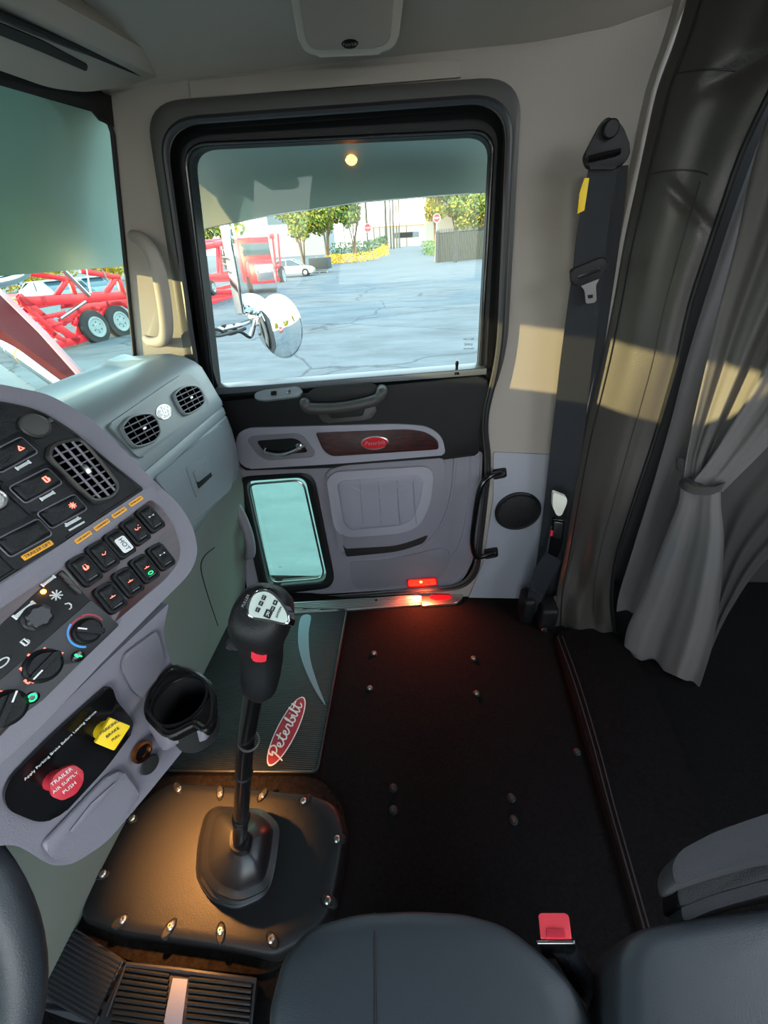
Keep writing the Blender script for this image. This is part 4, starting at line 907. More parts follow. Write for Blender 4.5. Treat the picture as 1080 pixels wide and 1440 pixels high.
# cowl body behind the bezel, out to the windshield
top = KC.pts([(-90, 535), (0, 545), (68, 559), (128, 592), (178, 640), (222, 686)], -.02)
low = [V3((-.97, p.y, 1.04)) for p in top]
bm = NB(); loft(bm, [top, [V3((p.x - .09, p.y, min(p.z - .01, 1.15))) for p in top], [V3((-.80, p.y, 1.10)) for p in top], low], False); obj('cowl', bm, 'dash_grey', con)
ins = r2([(-80, 562), (0, 566), (54, 578), (100, 606), (150, 648), (200, 688), (100, 752), (0, 815), (-80, 868)], [4, 20, 20, 20, 20, 4, 20, 20, 4], 4)
bm = NB(); slab(bm, KC.pts(ins, .001), CN, .004, .0015); ip = obj('gauge_panel', bm, 'black_soft', con)
bm = NB(); tube(bm, KC.pts(ins, .001), .0022, 6, closed=True); obj('panel_edge', bm, 'black_matt', ip)
# label strip
bm = NB(); slab(bm, KC.pts(r2([(-80, 872), (0, 822), (200, 690), (213, 682), (222, 688), (218, 697), (100, 778), (0, 848), (-80, 905)], [2, 8, 6, 5, 5, 6, 10, 10, 2], 4), .005), CN, .006, .003); obj('label_strip', bm, 'grey_trim', con)
wd2 = r2([(-80, 915), (0, 857), (100, 790), (212, 702), (226, 712), (244, 738), (254, 768), (252, 790), (234, 814), (165, 872), (80, 950), (0, 1036), (-80, 1110)], [3, 9, 9, 6, 9, 10, 14, 12, 14, 10, 10, 10, 4], 4)
bm = NB(); slab(bm, KC.pts(wd2, .0015), CN, .004, .001); wp = obj('wood_panel', bm, 'wood', con)
# vents and caps on the black panel
vent(KC, [(67, 640), (74, 627), (101, 620), (118, 626), (156, 672), (164, 687), (157, 700), (138, 706), (122, 700), (73, 652)], .004, con, ((75, 634), (138, 704)), None, 3, 7, body='black_matt', rim='seal_rubber', knobmat='steel')
c = kc(49, 600, .002)
bm = NB(); lathe(bm, c, CN, [(.0155, -.002), (.0155, .004), (.014, .006), (.0125, .005), (.001, .0055)], 26); cp = obj('power_socket_cap', bm, 'seal_rubber', con)
bm = NB(); box(bm, kc(68, 592, .005), (.010, .006, .004), .001, frame(U, Vup, CN)); obj('cap_tab', bm, 'seal_rubber', cp)
def fr(x, y, dx): a = kc(*x) if 0 else None
def lfr(px, py, dpx, h=0):
    """frame at a pixel; x runs along dpx in the console plane"""
    c = kc(px, py, h); x = (kc(px + dpx[0], py + dpx[1], h) - c).normalized(); return c, x, CN.cross(x)
def icon(kind, c, x, y, s, mat, par):
    bm = NB(); N_ = CN * .0004
    def L_(P, r=.00055): tube(bm, [c + x * a * s + y * b * s + N_ for a, b in P], r * s / .004, 5)
    if kind == 'bar': L_([(-1, 0), (1, 0)], .0009); L_([(-1, -.3), (-1, .3)]); L_([(1, -.3), (1, .3)])
    elif kind == 'lamp': L_([(-.6, -.6), (-.6, .6), (.2, .8), (.6, 0), (.2, -.8), (-.6, -.6)]); L_([(.9, -.5), (1.3, -.6)]); L_([(.9, .5), (1.3, .6)])
    elif kind == 'hook': L_([(-.8, .8), (-.2, .4), (.4, .8), (.8, 0), (.2, -.7), (-.6, -.5), (-.5, .1)])
    elif kind == 'fuel': L_([(-.5, -.8), (-.5, .8), (.4, .8), (.4, -.8), (-.5, -.8)], .0011); L_([(.4, .3), (.8, 0), (.8, -.6)])
    elif kind == 'axle': L_([(-.9, .7), (.9, .7)]); L_([(-.9, -.7), (.9, -.7)]); L_([(0, .7), (0, -.7)]); L_([(-.6, .2), (.6, .2)])
    elif kind == 'star':
        for k in range(4): a = PI * k / 4; L_([(-math.cos(a), -math.sin(a)), (math.cos(a), math.sin(a))], .0006)
    elif kind == 'moon': L_([(-.2, .9), (.5, .5), (.6, -.2), (.1, -.8), (-.5, -.8)], .0008)
    elif kind == 'ring': L_([(math.cos(2 * PI * k / 12), math.sin(2 * PI * k / 12) * .55) for k in range(13)])
    elif kind == 'gear': L_([(math.cos(2 * PI * k / 12), math.sin(2 * PI * k / 12)) for k in range(13)], .001)
    elif kind == 'man': L_([(-.3, .8), (.2, .9)], .0012); L_([(-.2, .5), (-.1, -.2), (.6, -.3), (.7, -1)], .0009)
    elif kind == 'tri': L_([(-.7, -.5), (.7, -.5), (0, .7), (-.7, -.5)], .0009)
    elif kind == 'text2': L_([(-1.6, .5), (1.6, .5)], .0008); L_([(-1.6, -.5), (1.6, -.5)], .0008)
    else: L_([(-.8, 0), (.8, 0)])
    return obj(('indicator_symbol'), bm, mat, par)
bm = NB(); lathe(bm, kc(-12, 704, .002), CN, [(.013, -.002), (.014, .004), (.012, .006), (.0105, .004)], 26, False); gg = obj('gauge_ring', bm, 'steel', con)
bm = NB(); lathe(bm, kc(-12, 704, .002), CN, [(.0108, .002), (.001, .002)], 24); obj('gauge_face', bm, 'white', gg)
# small rockers, two rows
rows_ = [((211, 730), 'bar', 'icon_white'), ((190, 747), 'lamp', 'icon_red'), ((168, 765), 'hot', None), ((144, 782), 'hook', 'icon_red'), ((119, 802), 'fuel', 'icon_red'),
         ((226, 783), 'bar', 'icon_white'), ((203, 800), 'axle', 'icon_red'), ((180, 819), 'axle', 'icon_red'), ((155, 841), 'axle', 'icon_red')]
for i, ((x, y), ic, im) in enumerate(rows_):
    dv = (24, 28) if i < 5 else (23, 29)
    c, vy, _ = lfr(x, y, dv, .003); ux = U * 1; ux = (ux - vy * ux.dot(vy)).normalized(); yy = -vy
    c0, ux2, _ = lfr(x, y, (17, -10.5), .003); ux = ux2
    def quad(w, h, r, hh): 
        return rnd([c + ux * a * w + yy * b * h + CN * hh for a, b in ((-1, -1), (1, -1), (1, 1), (-1, 1))], r, 4)
    bm = NB(); slab(bm, quad(.0118, .0195, .006, .0035), CN, .006, .002); ho = obj('rocker_housing', bm, 'black_soft', con)
    P = quad(.0085, .0155, .004, 0)
    bm = NB(); L = []
    for s_, h in ((1, .003), (1, .006), (.93, .0075), (.6, .0078), (.2, .0078)):
        L.append([c + (p - c) * s_ + CN * (h + ((p - c).dot(yy)) * .10) for p in P])
    loft(bm, L, True, True, True); bu = obj('rocker_button', bm, 'black_soft', ho, angle=60)
    if ic == 'hot':
        bm = NB(); slab(bm, [p + CN * .0100 for p in rnd([c + ux * a * .0068 + yy * (b * .0105 - .003) for a, b in ((-1, -1), (1, -1), (1, 1), (-1, 1))], .003, 4)], CN, .001); ht = obj('hot_label', bm, 'white', bu)
        text('hot_lettering', 'HOT', c - yy * .003 + CN * .0102, -yy, CN, 'black_text', ht, width=.017)
    else:
        icon(ic, c + yy * .003 + CN * .0082, ux, yy, .0036, im, bu)
        if i == 6: icon('ring', c - yy * .008 + CN * .0075, ux, yy, .0032, 'icon_green', bu)
    bm = NB(); box(bm, c - yy * .012 + CN * .0068, (.010, .0008, .0006), 0, frame(ux, yy, CN)); obj('button_highlight', bm, 'grey_trim', bu)
# wide rockers on the black panel
for i, ((x, y), ic) in enumerate((((14, 641), 'tri'), ((50, 684), 'fuel'), ((87, 720), 'star'), ((33, 757), None))):
    c, ux, yy = lfr(x, y, (36, -19), .001)
    def quad(w, h, r, hh, ox=0, oy=0): return rnd([c + ux * (a * w + ox) + yy * (b * h + oy) + CN * hh for a, b in ((-1, -1), (1, -1), (1, 1), (-1, 1))], r, 4)
    bm = NB(); slab(bm, quad(.029, .022, .004, .003, .002, -.004), CN, .004, .001); ho = obj('switch_plate', bm, 'black_soft', con)
    bm = NB(); tube(bm, quad(.0225, .0115, .004, .0045), .0008, 5, closed=True); obj('plate_outline', bm, 'grey_trim', ho)
    P = quad(.0205, .0098, .003, 0); L = []
    for s_, h in ((1, .003), (1, .008), (.94, .0098), (.6, .0102), (.2, .0102)): L.append([c + (p - c) * s_ + CN * (h + (p - c).dot(ux) * .08) for p in P])
    bm = NB(); loft(bm, L, True, True, True); bu = obj('rocker_button', bm, 'black_soft', ho, angle=60)
    if ic: icon(ic, c + ux * .009 + CN * .0122, ux, yy, .0038, 'icon_red', bu)
    if i == 3:
        bm = NB(); slab(bm, quad(.016, .0032, .001, .0042, .001, -.0185), CN, .001, .0003); lb = obj('yellow_label', bm, 'amber', ho)
        text('label_lettering', 'TRAILER LIFT', c + ux * .001 - yy * .0185 + CN * .0045, ux, CN, 'black_text', lb, width=.028)
    else:
        icon('bar', c - yy * .0155 + CN * .004, ux, yy, .0075, 'icon_white', ho)
        if i == 2: icon('text2', c - yy * .0195 + CN * .004, ux, yy, .006, 'icon_white', ho)
# yellow strip labels
for (x, y), s_ in (((117, 755.5), 'CAB LIGHTS'), ((143, 738), 'CLEARANCE'), ((167.5, 721), 'TRAILER HOT'), ((191, 705), 'WORK LIGHT')):
    c, ux, yy = lfr(x, y, (17, -11.5), .0055)
    bm = NB(); slab(bm, rnd([c + ux * a * .0105 + yy * b * .0028 + CN * .0008 for a, b in ((-1, -1), (1, -1), (1, 1), (-1, 1))], .0008, 2), CN, .0008); lb = obj('yellow_label', bm, 'amber', con)
    text('label_lettering', s_, c + CN * .001, ux, CN, 'black_text', lb, width=.018)
# ignition / dimmer module
c, ux, yy = lfr(58, 862, (30, -24), .002)
mod = r2([(88, 800), (130, 848), (122, 858), (0, 957), (-60, 1000), (-60, 925), (0, 880)], 4, 3)
bm = NB(); slab(bm, KC.pts(mod, .004), CN, .004, .001); mo = obj('dimmer_module', bm, 'black_matt', con)
c = kc(52, 868, .004); bm = NB(); L = []
for r, h in ((.0145, 0), (.0145, .003), (.012, .004), (.0115, .011), (.0095, .0125), (.001, .0125)):
    L.append([c + CN * h + (U * math.cos(a) + Vup * math.sin(a)) * (r * (1 + (.07 * math.cos(8 * a) if .004 <= h < .015 else 0))) for a in [2 * PI * k / 48 for k in range(48)]])
loft(bm, L, True, True, True); obj('dimmer_knob', bm, 'rubber', mo)
icon('star', kc(79, 837, .0045), ux, yy, .006, 'icon_white', mo); icon('moon', kc(96, 852, .0045), ux, yy, .0045, 'icon_white', mo)
icon('bar', kc(68, 817, .0045), ux, yy, .007, 'icon_white', mo); icon('bar', kc(34, 858, .0045), ux, yy, .010, 'icon_white', mo); icon('fuel', kc(35, 903, .0045), ux, yy, .004, 'icon_white', mo); icon('ring', kc(3, 932, .0045), ux, yy, .006, 'icon_white', mo)
bm = NB(); lathe(bm, kc(61, 832, .004), CN, [(.0026, 0), (.0022, .002), (.0005, .0026)], 10); obj('amber_indicator', bm, 'lamp_orange', mo)
bm = NB()
for x, y in ((92, 812), (99, 820), (106, 828)): box(bm, kc(x, y, .007), (.016, .004, .006), .001, frame(yy, ux, CN))
obj('slide_switch', bm, 'seal_rubber', mo)
# climate panel
bm = NB(); slab(bm, KC.pts(r2([(128, 843), (168, 879), (120, 925), (60, 985), (0, 1028), (-60, 1080), (-60, 1000), (0, 957)], [3, 3, 10, 10, 10, 3, 3, 10], 3), .005), CN, .005, .0015); cl_ = obj('climate_panel', bm, 'rubber', con)
def knob(x, y, r, ang, hgt=.009):
    c = kc(x, y, .005); bm = NB(); L = []
    for s_, h in ((1, 0), (1, .004), (.86, .006), (.82, hgt), (.74, hgt + .002), (.01, hgt + .002)): L.append([c + CN * h + (U * math.cos(a) + Vup * math.sin(a)) * r * s_ for a in [2 * PI * k / 32 for k in range(32)]])
    loft(bm, L, True, True, True); k = obj('climate_knob', bm, 'black_soft', cl_)
    d = U * math.cos(ang) + Vup * math.sin(ang); e_ = CN.cross(d)
    bm = NB(); slab(bm, rnd([c + d * a * r * .95 + e_ * b * r * .24 + CN * (hgt + .007) for a, b in ((-1, -1), (1, -1), (1, 1), (-1, 1))], r * .2, 4), CN, .007, .002); g_ = obj('knob_grip', bm, 'black_soft', k)
    bm = NB(); box(bm, c + d * r * .62 + CN * (hgt + .0075), (r * .6, .0016, .0008), 0, frame(d, e_, CN)); obj('knob_pointer', bm, 'white', g_)
    return c
c = knob(122, 887, .0150, 2.2)
def arc(c, r, a0, a1, mat, w=.0013):
    bm = NB(); tube(bm, [c + CN * .0006 + (U * math.cos(a) + Vup * math.sin(a)) * r for a in [a0 + (a1 - a0) * k / 16 for k in range(17)]], w, 6, flat=(CN, .4)); obj('temperature_arc', bm, mat, cl_)
arc(c, .0182, 1.9, 4.0, 'blue'); arc(c, .0182, -.1, 1.2, 'knob_red'); arc(c, .0172, 1.1, 2.9, 'knob_red', .0008)
knob(60, 936, .0175, 3.3); knob(8, 996, .0175, .6)
for (x, y), k, s_, mt_ in (((109, 923), 'man', .0034, 'icon_green'), ((45, 981), 'gear', .0034, 'icon_green'), ((66, 915), 'man', .004, 'icon_red'), ((83, 919), 'tri', .004, 'icon_red'), ((44, 924), 'man', .004, 'icon_red'), ((33, 943), 'man', .004, 'icon_red'), ((39, 960), 'man', .004, 'icon_red'), ((1, 974), 'tri', .004, 'icon_red')):
    if mt_ == 'icon_green':
        bm = NB(); lathe(bm, kc(x, y, .005), CN, [(.0062, 0), (.0062, .002), (.005, .0026), (.001, .0026)], 18); led = obj('climate_button', bm, 'black_gloss', cl_); icon(k, kc(x, y, .008), U, Vup, s_, mt_, led)
    else: icon(k, kc(x, y, .0055), U, Vup, s_, mt_, cl_)
# lower console
ln = V3((.951, -.308, 0)).normalized(); j0 = kc(140, 950, -.004); LPn = (ln + V3((0, 0, .12))).normalized(); LP = Pl(j0, LPn)
lowc = r2([(238, 848), (228, 890), (241, 935), (280, 1000), (262, 1050), (205, 1120), (150, 1185), (102, 1216), (72, 1218), (20, 1185), (-90, 1210), (-90, 1158), (60, 1018), (150, 930)], [4, 20, 20, 20, 16, 20, 20, 16, 14, 20, 4, 4, 20, 20], 4)
bm = NB(); slab(bm, LP.pts(lowc, -.004), LPn, .12, .010, 4); lc = obj('lower_console', bm, 'grey_trim', con)
bm = NB(); slab(bm, LP.pts(r2([(222, 886), (232, 930), (208, 985), (190, 975), (172, 940), (176, 920)], 8, 4), .002), LPn, .004, .0015); obj('side_recess_shade', bm, 'grey_trim_dark', lc)  # flat plate; shade of the undercut put into its darker grey
bm = NB(); slab(bm, LP.pts(r2([(150, 966), (158, 966), (164, 985), (187, 1013), (188, 1028), (150, 1080), (85, 1150), (55, 1158), (12, 1140), (5, 1120), (14, 1096), (70, 1038)], [6, 6, 6, 10, 10, 20, 16, 16, 10, 10, 14, 30], 4), .003), LPn, .005, .002); bp_ = obj('brake_panel', bm, 'black_gloss', con)
o = LP.at(88, 1045, .0035); tx = LP.at(138, 997, .0035) - LP.at(38, 1093, .0035)
text('panel_lettering', 'Apply Parking Brake Before Leaving Vehicle', o, tx, LPn, 'icon_white', bp_, width=tx.length)
def brake_knob(x0, y0, pts, mat, stem, name, lines, tmat, dx):
    n = (CAM - LP.at(x0, y0)).normalized(); n = (n + LPn).normalized()
    KPl = Pl(LP.at(x0, y0, .030), n)
    bm = NB(); tube(bm, [LP.at(*stem, .003), LP.at(*stem, .003).lerp(KPl.at(x0, y0, -.006), .6), KPl.at(x0, y0, -.006)], [.010, .009, .008], 14); k = obj(name, bm, mat, con)
    bm = NB(); slab(bm, rnd(KPl.pts(pts), .002, 3), n, .007, .001); f = obj('knob_face', bm, mat, k)
    xd = KPl.at(x0 + dx[0], y0 + dx[1]) - KPl.at(x0, y0)
    yd = n.cross(xd.normalized()); 
    for i, (s_, w) in enumerate(lines): text('knob_lettering', s_, KPl.at(x0, y0, .0006) + yd * (.0085 - i * .0075), xd, n, tmat, f, width=w)
brake_knob(159, 1031, [(155, 1009), (184, 1021), (161, 1056), (134, 1045)], 'yellow', (143, 1026), 'parking_brake_knob', [('PARKING', .020), ('BRAKE', .014), ('PULL', .009)], 'black_text', (12, -9))
brake_knob(93, 1101, [(106, 1076), (118, 1085), (117, 1101), (107, 1117), (88, 1126), (74, 1121), (70, 1107), (76, 1090), (92, 1079)], 'knob_red', (74, 1096), 'trailer_supply_knob', [('TRAILER', .020), ('AIR SUPPLY', .024), ('PUSH', .012)], 'logo_white', (12, -10))
# sockets
for x, y, m1 in ((199, 1057, 'copper'), (211, 1075, 'black_matt')):
    c = LP.at(x, y, .002); bm = NB(); lathe(bm, c, LPn, [(.0135, -.002), (.0135, .003), (.0105, .004), (.0098, -.002)] if m1 == 'copper' else [(.013, -.001), (.012, .002), (.001, .003)], 22); so_ = obj('power_socket', bm, m1, con)
    if m1 == 'copper': bm = NB(); lathe(bm, c, LPn, [(.0098, .0005), (.001, .0006)], 16); obj('socket_hole', bm, 'black_gloss', so_)
# ash tray drawer
bm = NB(); slab(bm, LP.pts(r2([(152, 1092), (172, 1083), (192, 1110), (198, 1122), (160, 1170), (108, 1208), (76, 1210), (60, 1190)], [8, 6, 6, 6, 12, 12, 10, 10], 4), .004), LPn, .005, .003); dw_ = obj('ash_tray_door', bm, 'grey_trim', con)
bm = NB(); tube(bm, LP.pts([(162, 1102), (130, 1135), (100, 1170)], .006), [.002, .006, .003], 10, flat=(LPn, .5)); obj('door_ridge', bm, 'grey_trim', dw_)
# cup holder
cz = LP.at(240, 936).z; CH = FP(cz)
ch = thing('cup_holder', 'glossy black cup holder sticking out of the lower console', 'cup holder', tuple(CH.at(254, 990)))
ro = r2([(212, 972), (242, 936), (276, 947), (296, 963), (302, 988), (299, 1014), (288, 1027), (275, 1016), (236, 1036), (204, 1003)], [10, 12, 12, 14, 14, 10, 6, 8, 12, 14], 4)
hc = CH.at(253, 985); hr = (CH.at(290, 985) - CH.at(216, 985)).length / 2 * .98
hole = [hc + V3((math.cos(2 * PI * k / 32), math.sin(2 * PI * k / 32), 0)) * hr for k in range(32)]
bm = NB(); slab(bm, CH.pts(ro), UPZ, .016, holes=[hole]); obj('holder_rim', bm, 'black_gloss', ch, smooth=False)
bm = NB(); tube(bm, CH.pts(ro), .004, 8, closed=True); tube(bm, hole, .0028, 8, closed=True); obj('rim_edge', bm, 'black_gloss', ch)
bm = NB(); lathe(bm, hc - UPZ * .001, UPZ, [(hr, 0), (hr * .97, -.02), (hr * .86, -.075), (hr * .8, -.08), (.001, -.08)], 32, False); obj('holder_well', bm, 'black_matt', ch)
P = CH.pts(ro, -.014); cc_ = sum(P, V3()) / len(P)
bm = NB(); loft(bm, [[p for p in P], [cc_ + (p - cc_) * 1.0 - UPZ * .03 - V3((.01, 0, 0)) for p in P], [cc_ + (p - cc_) * .8 - UPZ * .085 - V3((.05, -.01, 0)) for p in P]], True, False, True); obj('holder_body', bm, 'grey_trim', ch)
# light brown support under the console
bm = NB(); slab(bm, [V3((-.93, -.1, .02)), V3((-.93, .30, .02)), V3((-.84, .24, .02)), V3((-.80, .0, .02))], UPZ, .02); bm.free()
# ================================================================== DRIVER SEAT
ds = thing('driver_chair', 'dark blue black leatherette driver seat seen from above its cushion', 'seat', (.05, -.1, 0))
SZ = .55; SP = FP(SZ)
sp_ = r2([(372, 1420), (392, 1345), (430, 1300), (500, 1281), (580, 1277), (655, 1281), (715, 1298), (770, 1340), (815, 1385), (842, 1440), (842, 1700), (372, 1700)], [20, 20, 24, 20, 20, 20, 24, 20, 20, 20, 60, 60], 5)
P = SP.pts(sp_)
bm = NB(); pillow(bm, [p - UPZ * .12 for p in P], UPZ, [(.97, -.02), (1.0, 0), (1.0, .085), (.985, .105), (.955, .118), (.9, .124), (.7, .127), (.3, .128)]); obj('seat_cushion', bm, 'seat_vinyl', ds, angle=70)
bm = NB(); tube(bm, catm([V3((p.x, p.y, SZ + h)) for p, h in ((SP.at(525, 1280), -.035), (SP.at(526, 1284), -.008), (SP.at(527, 1310), .0055), (SP.at(528, 1370), .0075), (SP.at(529, 1500), .0085))], 5), .0018, 6); obj('cushion_seam', bm, 'black_matt', ds)
bm = NB(); box(bm, (.0, -.14, .25), (.36, .38, .42), .03); obj('seat_pedestal', bm, 'black_matt', ds)
bk_ = r2([(866, 1460), (866, 1345), (880, 1315), (905, 1300), (1000, 1283), (1180, 1262), (1180, 1600), (866, 1600)], [20, 20, 16, 14, 30, 20, 20, 20], 5)
P = FP(.60).pts(bk_)
bm = NB(); pillow(bm, [p - UPZ * .14 for p in P], UPZ, [(.96, -.02), (1.0, 0), (1.0, .09), (.985, .115), (.95, .132), (.88, .139), (.6, .142), (.2, .143)]); obj('seat_back_bolster', bm, 'seat_vinyl', ds, angle=70)
ar = thing('folded_armrest', 'grey fabric armrest roll beside the driver seat back', 'armrest', tuple(onZ(1010, 1220, .45)))
for y0, z, mt_, r in ((0, .64, 'fabric_grey', .0), (30, .60, 'black_soft', 0), (52, .59, 'fabric_grey', 0)):
    q = r2([(944 + y0 * .25, 1218 + y0), (956 + y0 * .2, 1196 + y0), (1004, 1170 + y0), (1070, 1147 + y0), (1200, 1108 + y0), (1200, 1190 + y0), (1080, 1205 + y0), (1000, 1228 + y0), (950 + y0 * .2, 1246 + y0)], [12, 12, 20, 20, 10, 10, 20, 20, 10], 5)
    bm = NB(); P = FP(z).pts(q); slab(bm, P, UPZ, .06, .028, 6); obj('armrest_layer', bm, mt_, ar)
bb = thing('driver_belt_buckle', 'black seat belt buckle with a red release button beside the seat cushion', 'buckle', tuple(onZ(780, 1330, .45)))
bc = onZ(781, 1305, .56); bn = (CAM - bc + V3((0, .25, 0))).normalized(); BPl = Pl(bc, bn)
bm = NB(); slab(bm, BPl.pts(r2([(754, 1284), (760, 1280), (797, 1280), (803, 1285), (808, 1322), (804, 1327), (761, 1327), (756, 1322)], 3, 4)), bn, .05, .004); obj('buckle_body', bm, 'black_gloss', bb)
bm = NB(); slab(bm, BPl.pts(r2([(757, 1286), (761, 1284), (796, 1284), (800, 1288), (804, 1320), (760, 1320)], 3, 4), .004), bn, .006, .003); rb_ = obj('red_button', bm, 'red_buckle', bb)
bm = NB(); slab(bm, BPl.pts(r2([(768, 1306), (794, 1306), (796, 1318), (768, 1318)], 2, 3), .0055), bn, .003, .001); obj('button_step', bm, 'knob_red', rb_)
bm = NB(); slab(bm, BPl.pts([(754, 1322), (808, 1322), (808, 1327), (756, 1327)], .003), bn, .004, .001); obj('chrome_lip', bm, 'steel', bb)
for s_, w in (((785, 1328), .014), ((800, 1335), .012)):
    a = onZ(*s_, .53); b_ = onZ(s_[0] + 62, s_[1] + 90, .46); bm = NB(); tube(bm, catm([a, a.lerp(b_, .5) - UPZ * .01, b_], 5), w, 10, flat=((0, 0, 1), .3)); obj('buckle_strap', bm, 'webbing', bb)
# steering wheel
st = thing('steering_wheel', 'black steering wheel rim at the lower left', 'steering wheel', tuple(dep(-230, 1385, .42)))
wc = dep(-228, 1385, .42); wa = (dep(40, 1385, .42) - wc).normalized(); wb_ = (dep(-228, 1180, .42) - wc); wb_ = (wb_ - wa * wb_.dot(wa)).normalized(); wr_ = (dep(33, 1385, .42) - wc).length
bm = NB(); tube(bm, ell(wc, wr_, wr_ * 1.02, wa, wb_, 64), .0205, 16, closed=True); obj('wheel_rim', bm, 'seat_vinyl', st)
wn_ = wa.cross(wb_)
for k in range(4):
    a = PI / 4 + k * PI / 2; bm = NB(); tube(bm, [wc + wn_ * .0, wc + (wa * math.cos(a) + wb_ * math.sin(a)) * (wr_ - .01)], [.03, .012], 10, flat=(wn_, .4)); obj('spoke', bm, 'seat_vinyl', st)
bm = NB(); lathe(bm, wc - wn_ * .02, wn_, [(.06, 0), (.065, .02), (.055, .04), (.001, .045)], 24); obj('wheel_hub', bm, 'seat_vinyl', st)
bm = NB(); d_ = wn_ if wn_.z < 0 else -wn_
tube(bm, [wc, wc + V3((-.25, .02, -.2))], .04, 14); obj('steering_column', bm, 'grey_trim_dark', st)
# grey cover at lower left of the console foot
bm = NB(); slab(bm, FP(.10).pts(r2([(15, 1212), (68, 1216), (55, 1262), (45, 1275), (10, 1270)], 6, 3)), UPZ, .10, .008); tag(obj('column_foot_cover', bm, 'grey_trim_dark'), 'grey plastic cover on the floor under the console corner', 'cover')
# fixture of the added, unseen fill light in the sleeper
dl = thing('fill_fixture', 'unseen ring added round the fill light on the sleeper ceiling', 'lamp', (1.35, .2, 1.78))
bm = NB(); lathe(bm, (1.35, .2, 1.80), (0, 0, -1), [(.11, 0), (.11, .012), (.10, .018), (.09, .016)], 28, False); obj('fill_ring', bm, 'grey_trim', dl)
# ================================================================== OUTSIDE
def G(x, y): return onZ(x, y, GZ)
bm = NB(); box(bm, (-60, 190, GZ - .05), (700, 440, .1)); tag(obj('ground', bm, 'asphalt'), kind='structure')
# stainless visor over the door window
vz = thing('window_visor', 'brushed steel visor hanging outside over the top of the door window', 'visor', (-.2, 1.5, 1.4))
T_ = [WALL.at(250 + 9 * k, 190 - .25 * k) for k in range(52)]
rows = []
for s_, dy in ((0, .125), (.15, .15), (.4, .19), (.7, .225), (1.0, .245)):
    L = []
    for k in range(41):
        t = k / 40; xt = 246 + 462 * t; yt = 192 - 24 * t - 6 * math.sin(PI * t)
        yb = [(0, 338), (.1, 320), (.3, 302), (.55, 285), (.8, 275), (1.0, 268)]
        for (a, va), (b, vb) in zip(yb, yb[1:]):
            if a <= t <= b: yv = va + (vb - va) * (t - a) / (b - a)
        L.append(onY(xt, yt + (yv - yt) * s_, 1.30 + dy))
    rows.append(L)
bm = NB(); grid(bm, rows, .002); obj('visor_sheet', bm, 'visor_steel', vz)
bm = NB(); tube(bm, [p for p in rows[-1]], .0025, 6); obj('visor_lip', bm, 'steel', vz)
bm = NB(); lathe(bm, onY(494, 220, 1.50), (0, -1, -.3), [(.02, 0), (.018, .008), (.002, .014)], 16); obj('marker_reflection', bm, 'lamp_orange', vz)  # glowing disc stands in for an amber light's reflection in the visor
# windshield drop visor
dv = thing('windshield_visor', 'brushed steel drop visor outside along the top of the windshield', 'visor', (-1.1, .6, 1.4))
rows = []
for s_, o_ in ((0, .03), (.2, .06), (.5, .085), (.8, .10), (1.0, .105)):
    pl = Pl(WA - Wn * o_, Wn); rows.append([])
    for k in range(30):
        t = k / 29; top_ = pl.at(182, 152).lerp(pl.at(182, 152) + wd * 2.1, t); p0 = pl.at(172, 374); bot = p0 + wd * 2.1 * t; p = top_.lerp(bot, s_) ; rows[-1].append(p)
bm = NB(); grid(bm, rows, .002); obj('visor_sheet', bm, 'visor_steel', dv)
# tall mirror and round mirror on their bracket
mr = thing('side_mirror', 'tall rectangular chrome side mirror outside the passenger window', 'mirror', tuple(onY(370, 430, 1.9)))
mpn = V3((.85, -.53, 0)).normalized(); MPl = Pl(onY(355, 380, 1.9), mpn)
mq = r2([(312, 270), (368, 262), (396, 432), (342, 444)], 4, 3)
bm = NB(); slab(bm, MPl.pts(mq), mpn, .05, .008); obj('mirror_case', bm, 'chrome', mr)
bm = NB(); slab(bm, MPl.pts(r2([(315, 273), (366, 265), (392.5, 430), (345, 441)], 3, 3), .0015), mpn, .002); obj('mirror_glass', bm, 'mirror_glass', mr)
cr = onY(396, 460, 1.86); rn_ = V3((.88, -.46, .10)).normalized(); ru = V3((0, 0, 1)) - rn_ * rn_.z; ru.normalize(); rv = ru.cross(rn_)
rr_ = .126
rm_ = thing('round_mirror', 'round convex chrome mirror mounted below the tall side mirror', 'mirror', tuple(cr - UPZ * .14))
bm = NB(); loft(bm, [ell(cr - rn_ * d, rr_ * s_, rr_ * s_, rv, ru, 40) for s_, d in ((.2, .055), (.6, .05), (.9, .03), (1.0, .0), (1.02, -.004), (.97, -.006))], True, True, False); obj('mirror_shell', bm, 'chrome', rm_)
bm = NB(); loft(bm, [ell(cr + rn_ * d, rr_ * s_, rr_ * s_, rv, ru, 40) for s_, d in ((.975, .004), (.8, .012), (.55, .019), (.3, .023), (.02, .025))], True, False, True); obj('convex_glass', bm, 'mirror_glass', rm_)
mb = thing('mirror_bracket', 'chrome mirror arm with taped cables outside the window', 'bracket', tuple(onY(345, 466, 1.7)))
for P, r in (([(272, 474, 1.42), (300, 466, 1.6), (335, 458, 1.78), (352, 452, 1.86)], .010), ([(276, 466, 1.42), (305, 472, 1.6), (335, 466, 1.75), (352, 474, 1.8), (358, 458, 1.84)], .007), ([(352, 474, 1.8), (360, 448, 1.86), (372, 436, 1.88)], .008), ([(268, 480, 1.42), (300, 462, 1.58), (322, 470, 1.7), (345, 462, 1.8)], .006)):
    bm = NB(); tube(bm, catm([onY(*p) for p in P], 6), r, 8); obj('bracket_arm', bm, 'seal_rubber' if r < .0075 else 'steel', mb)
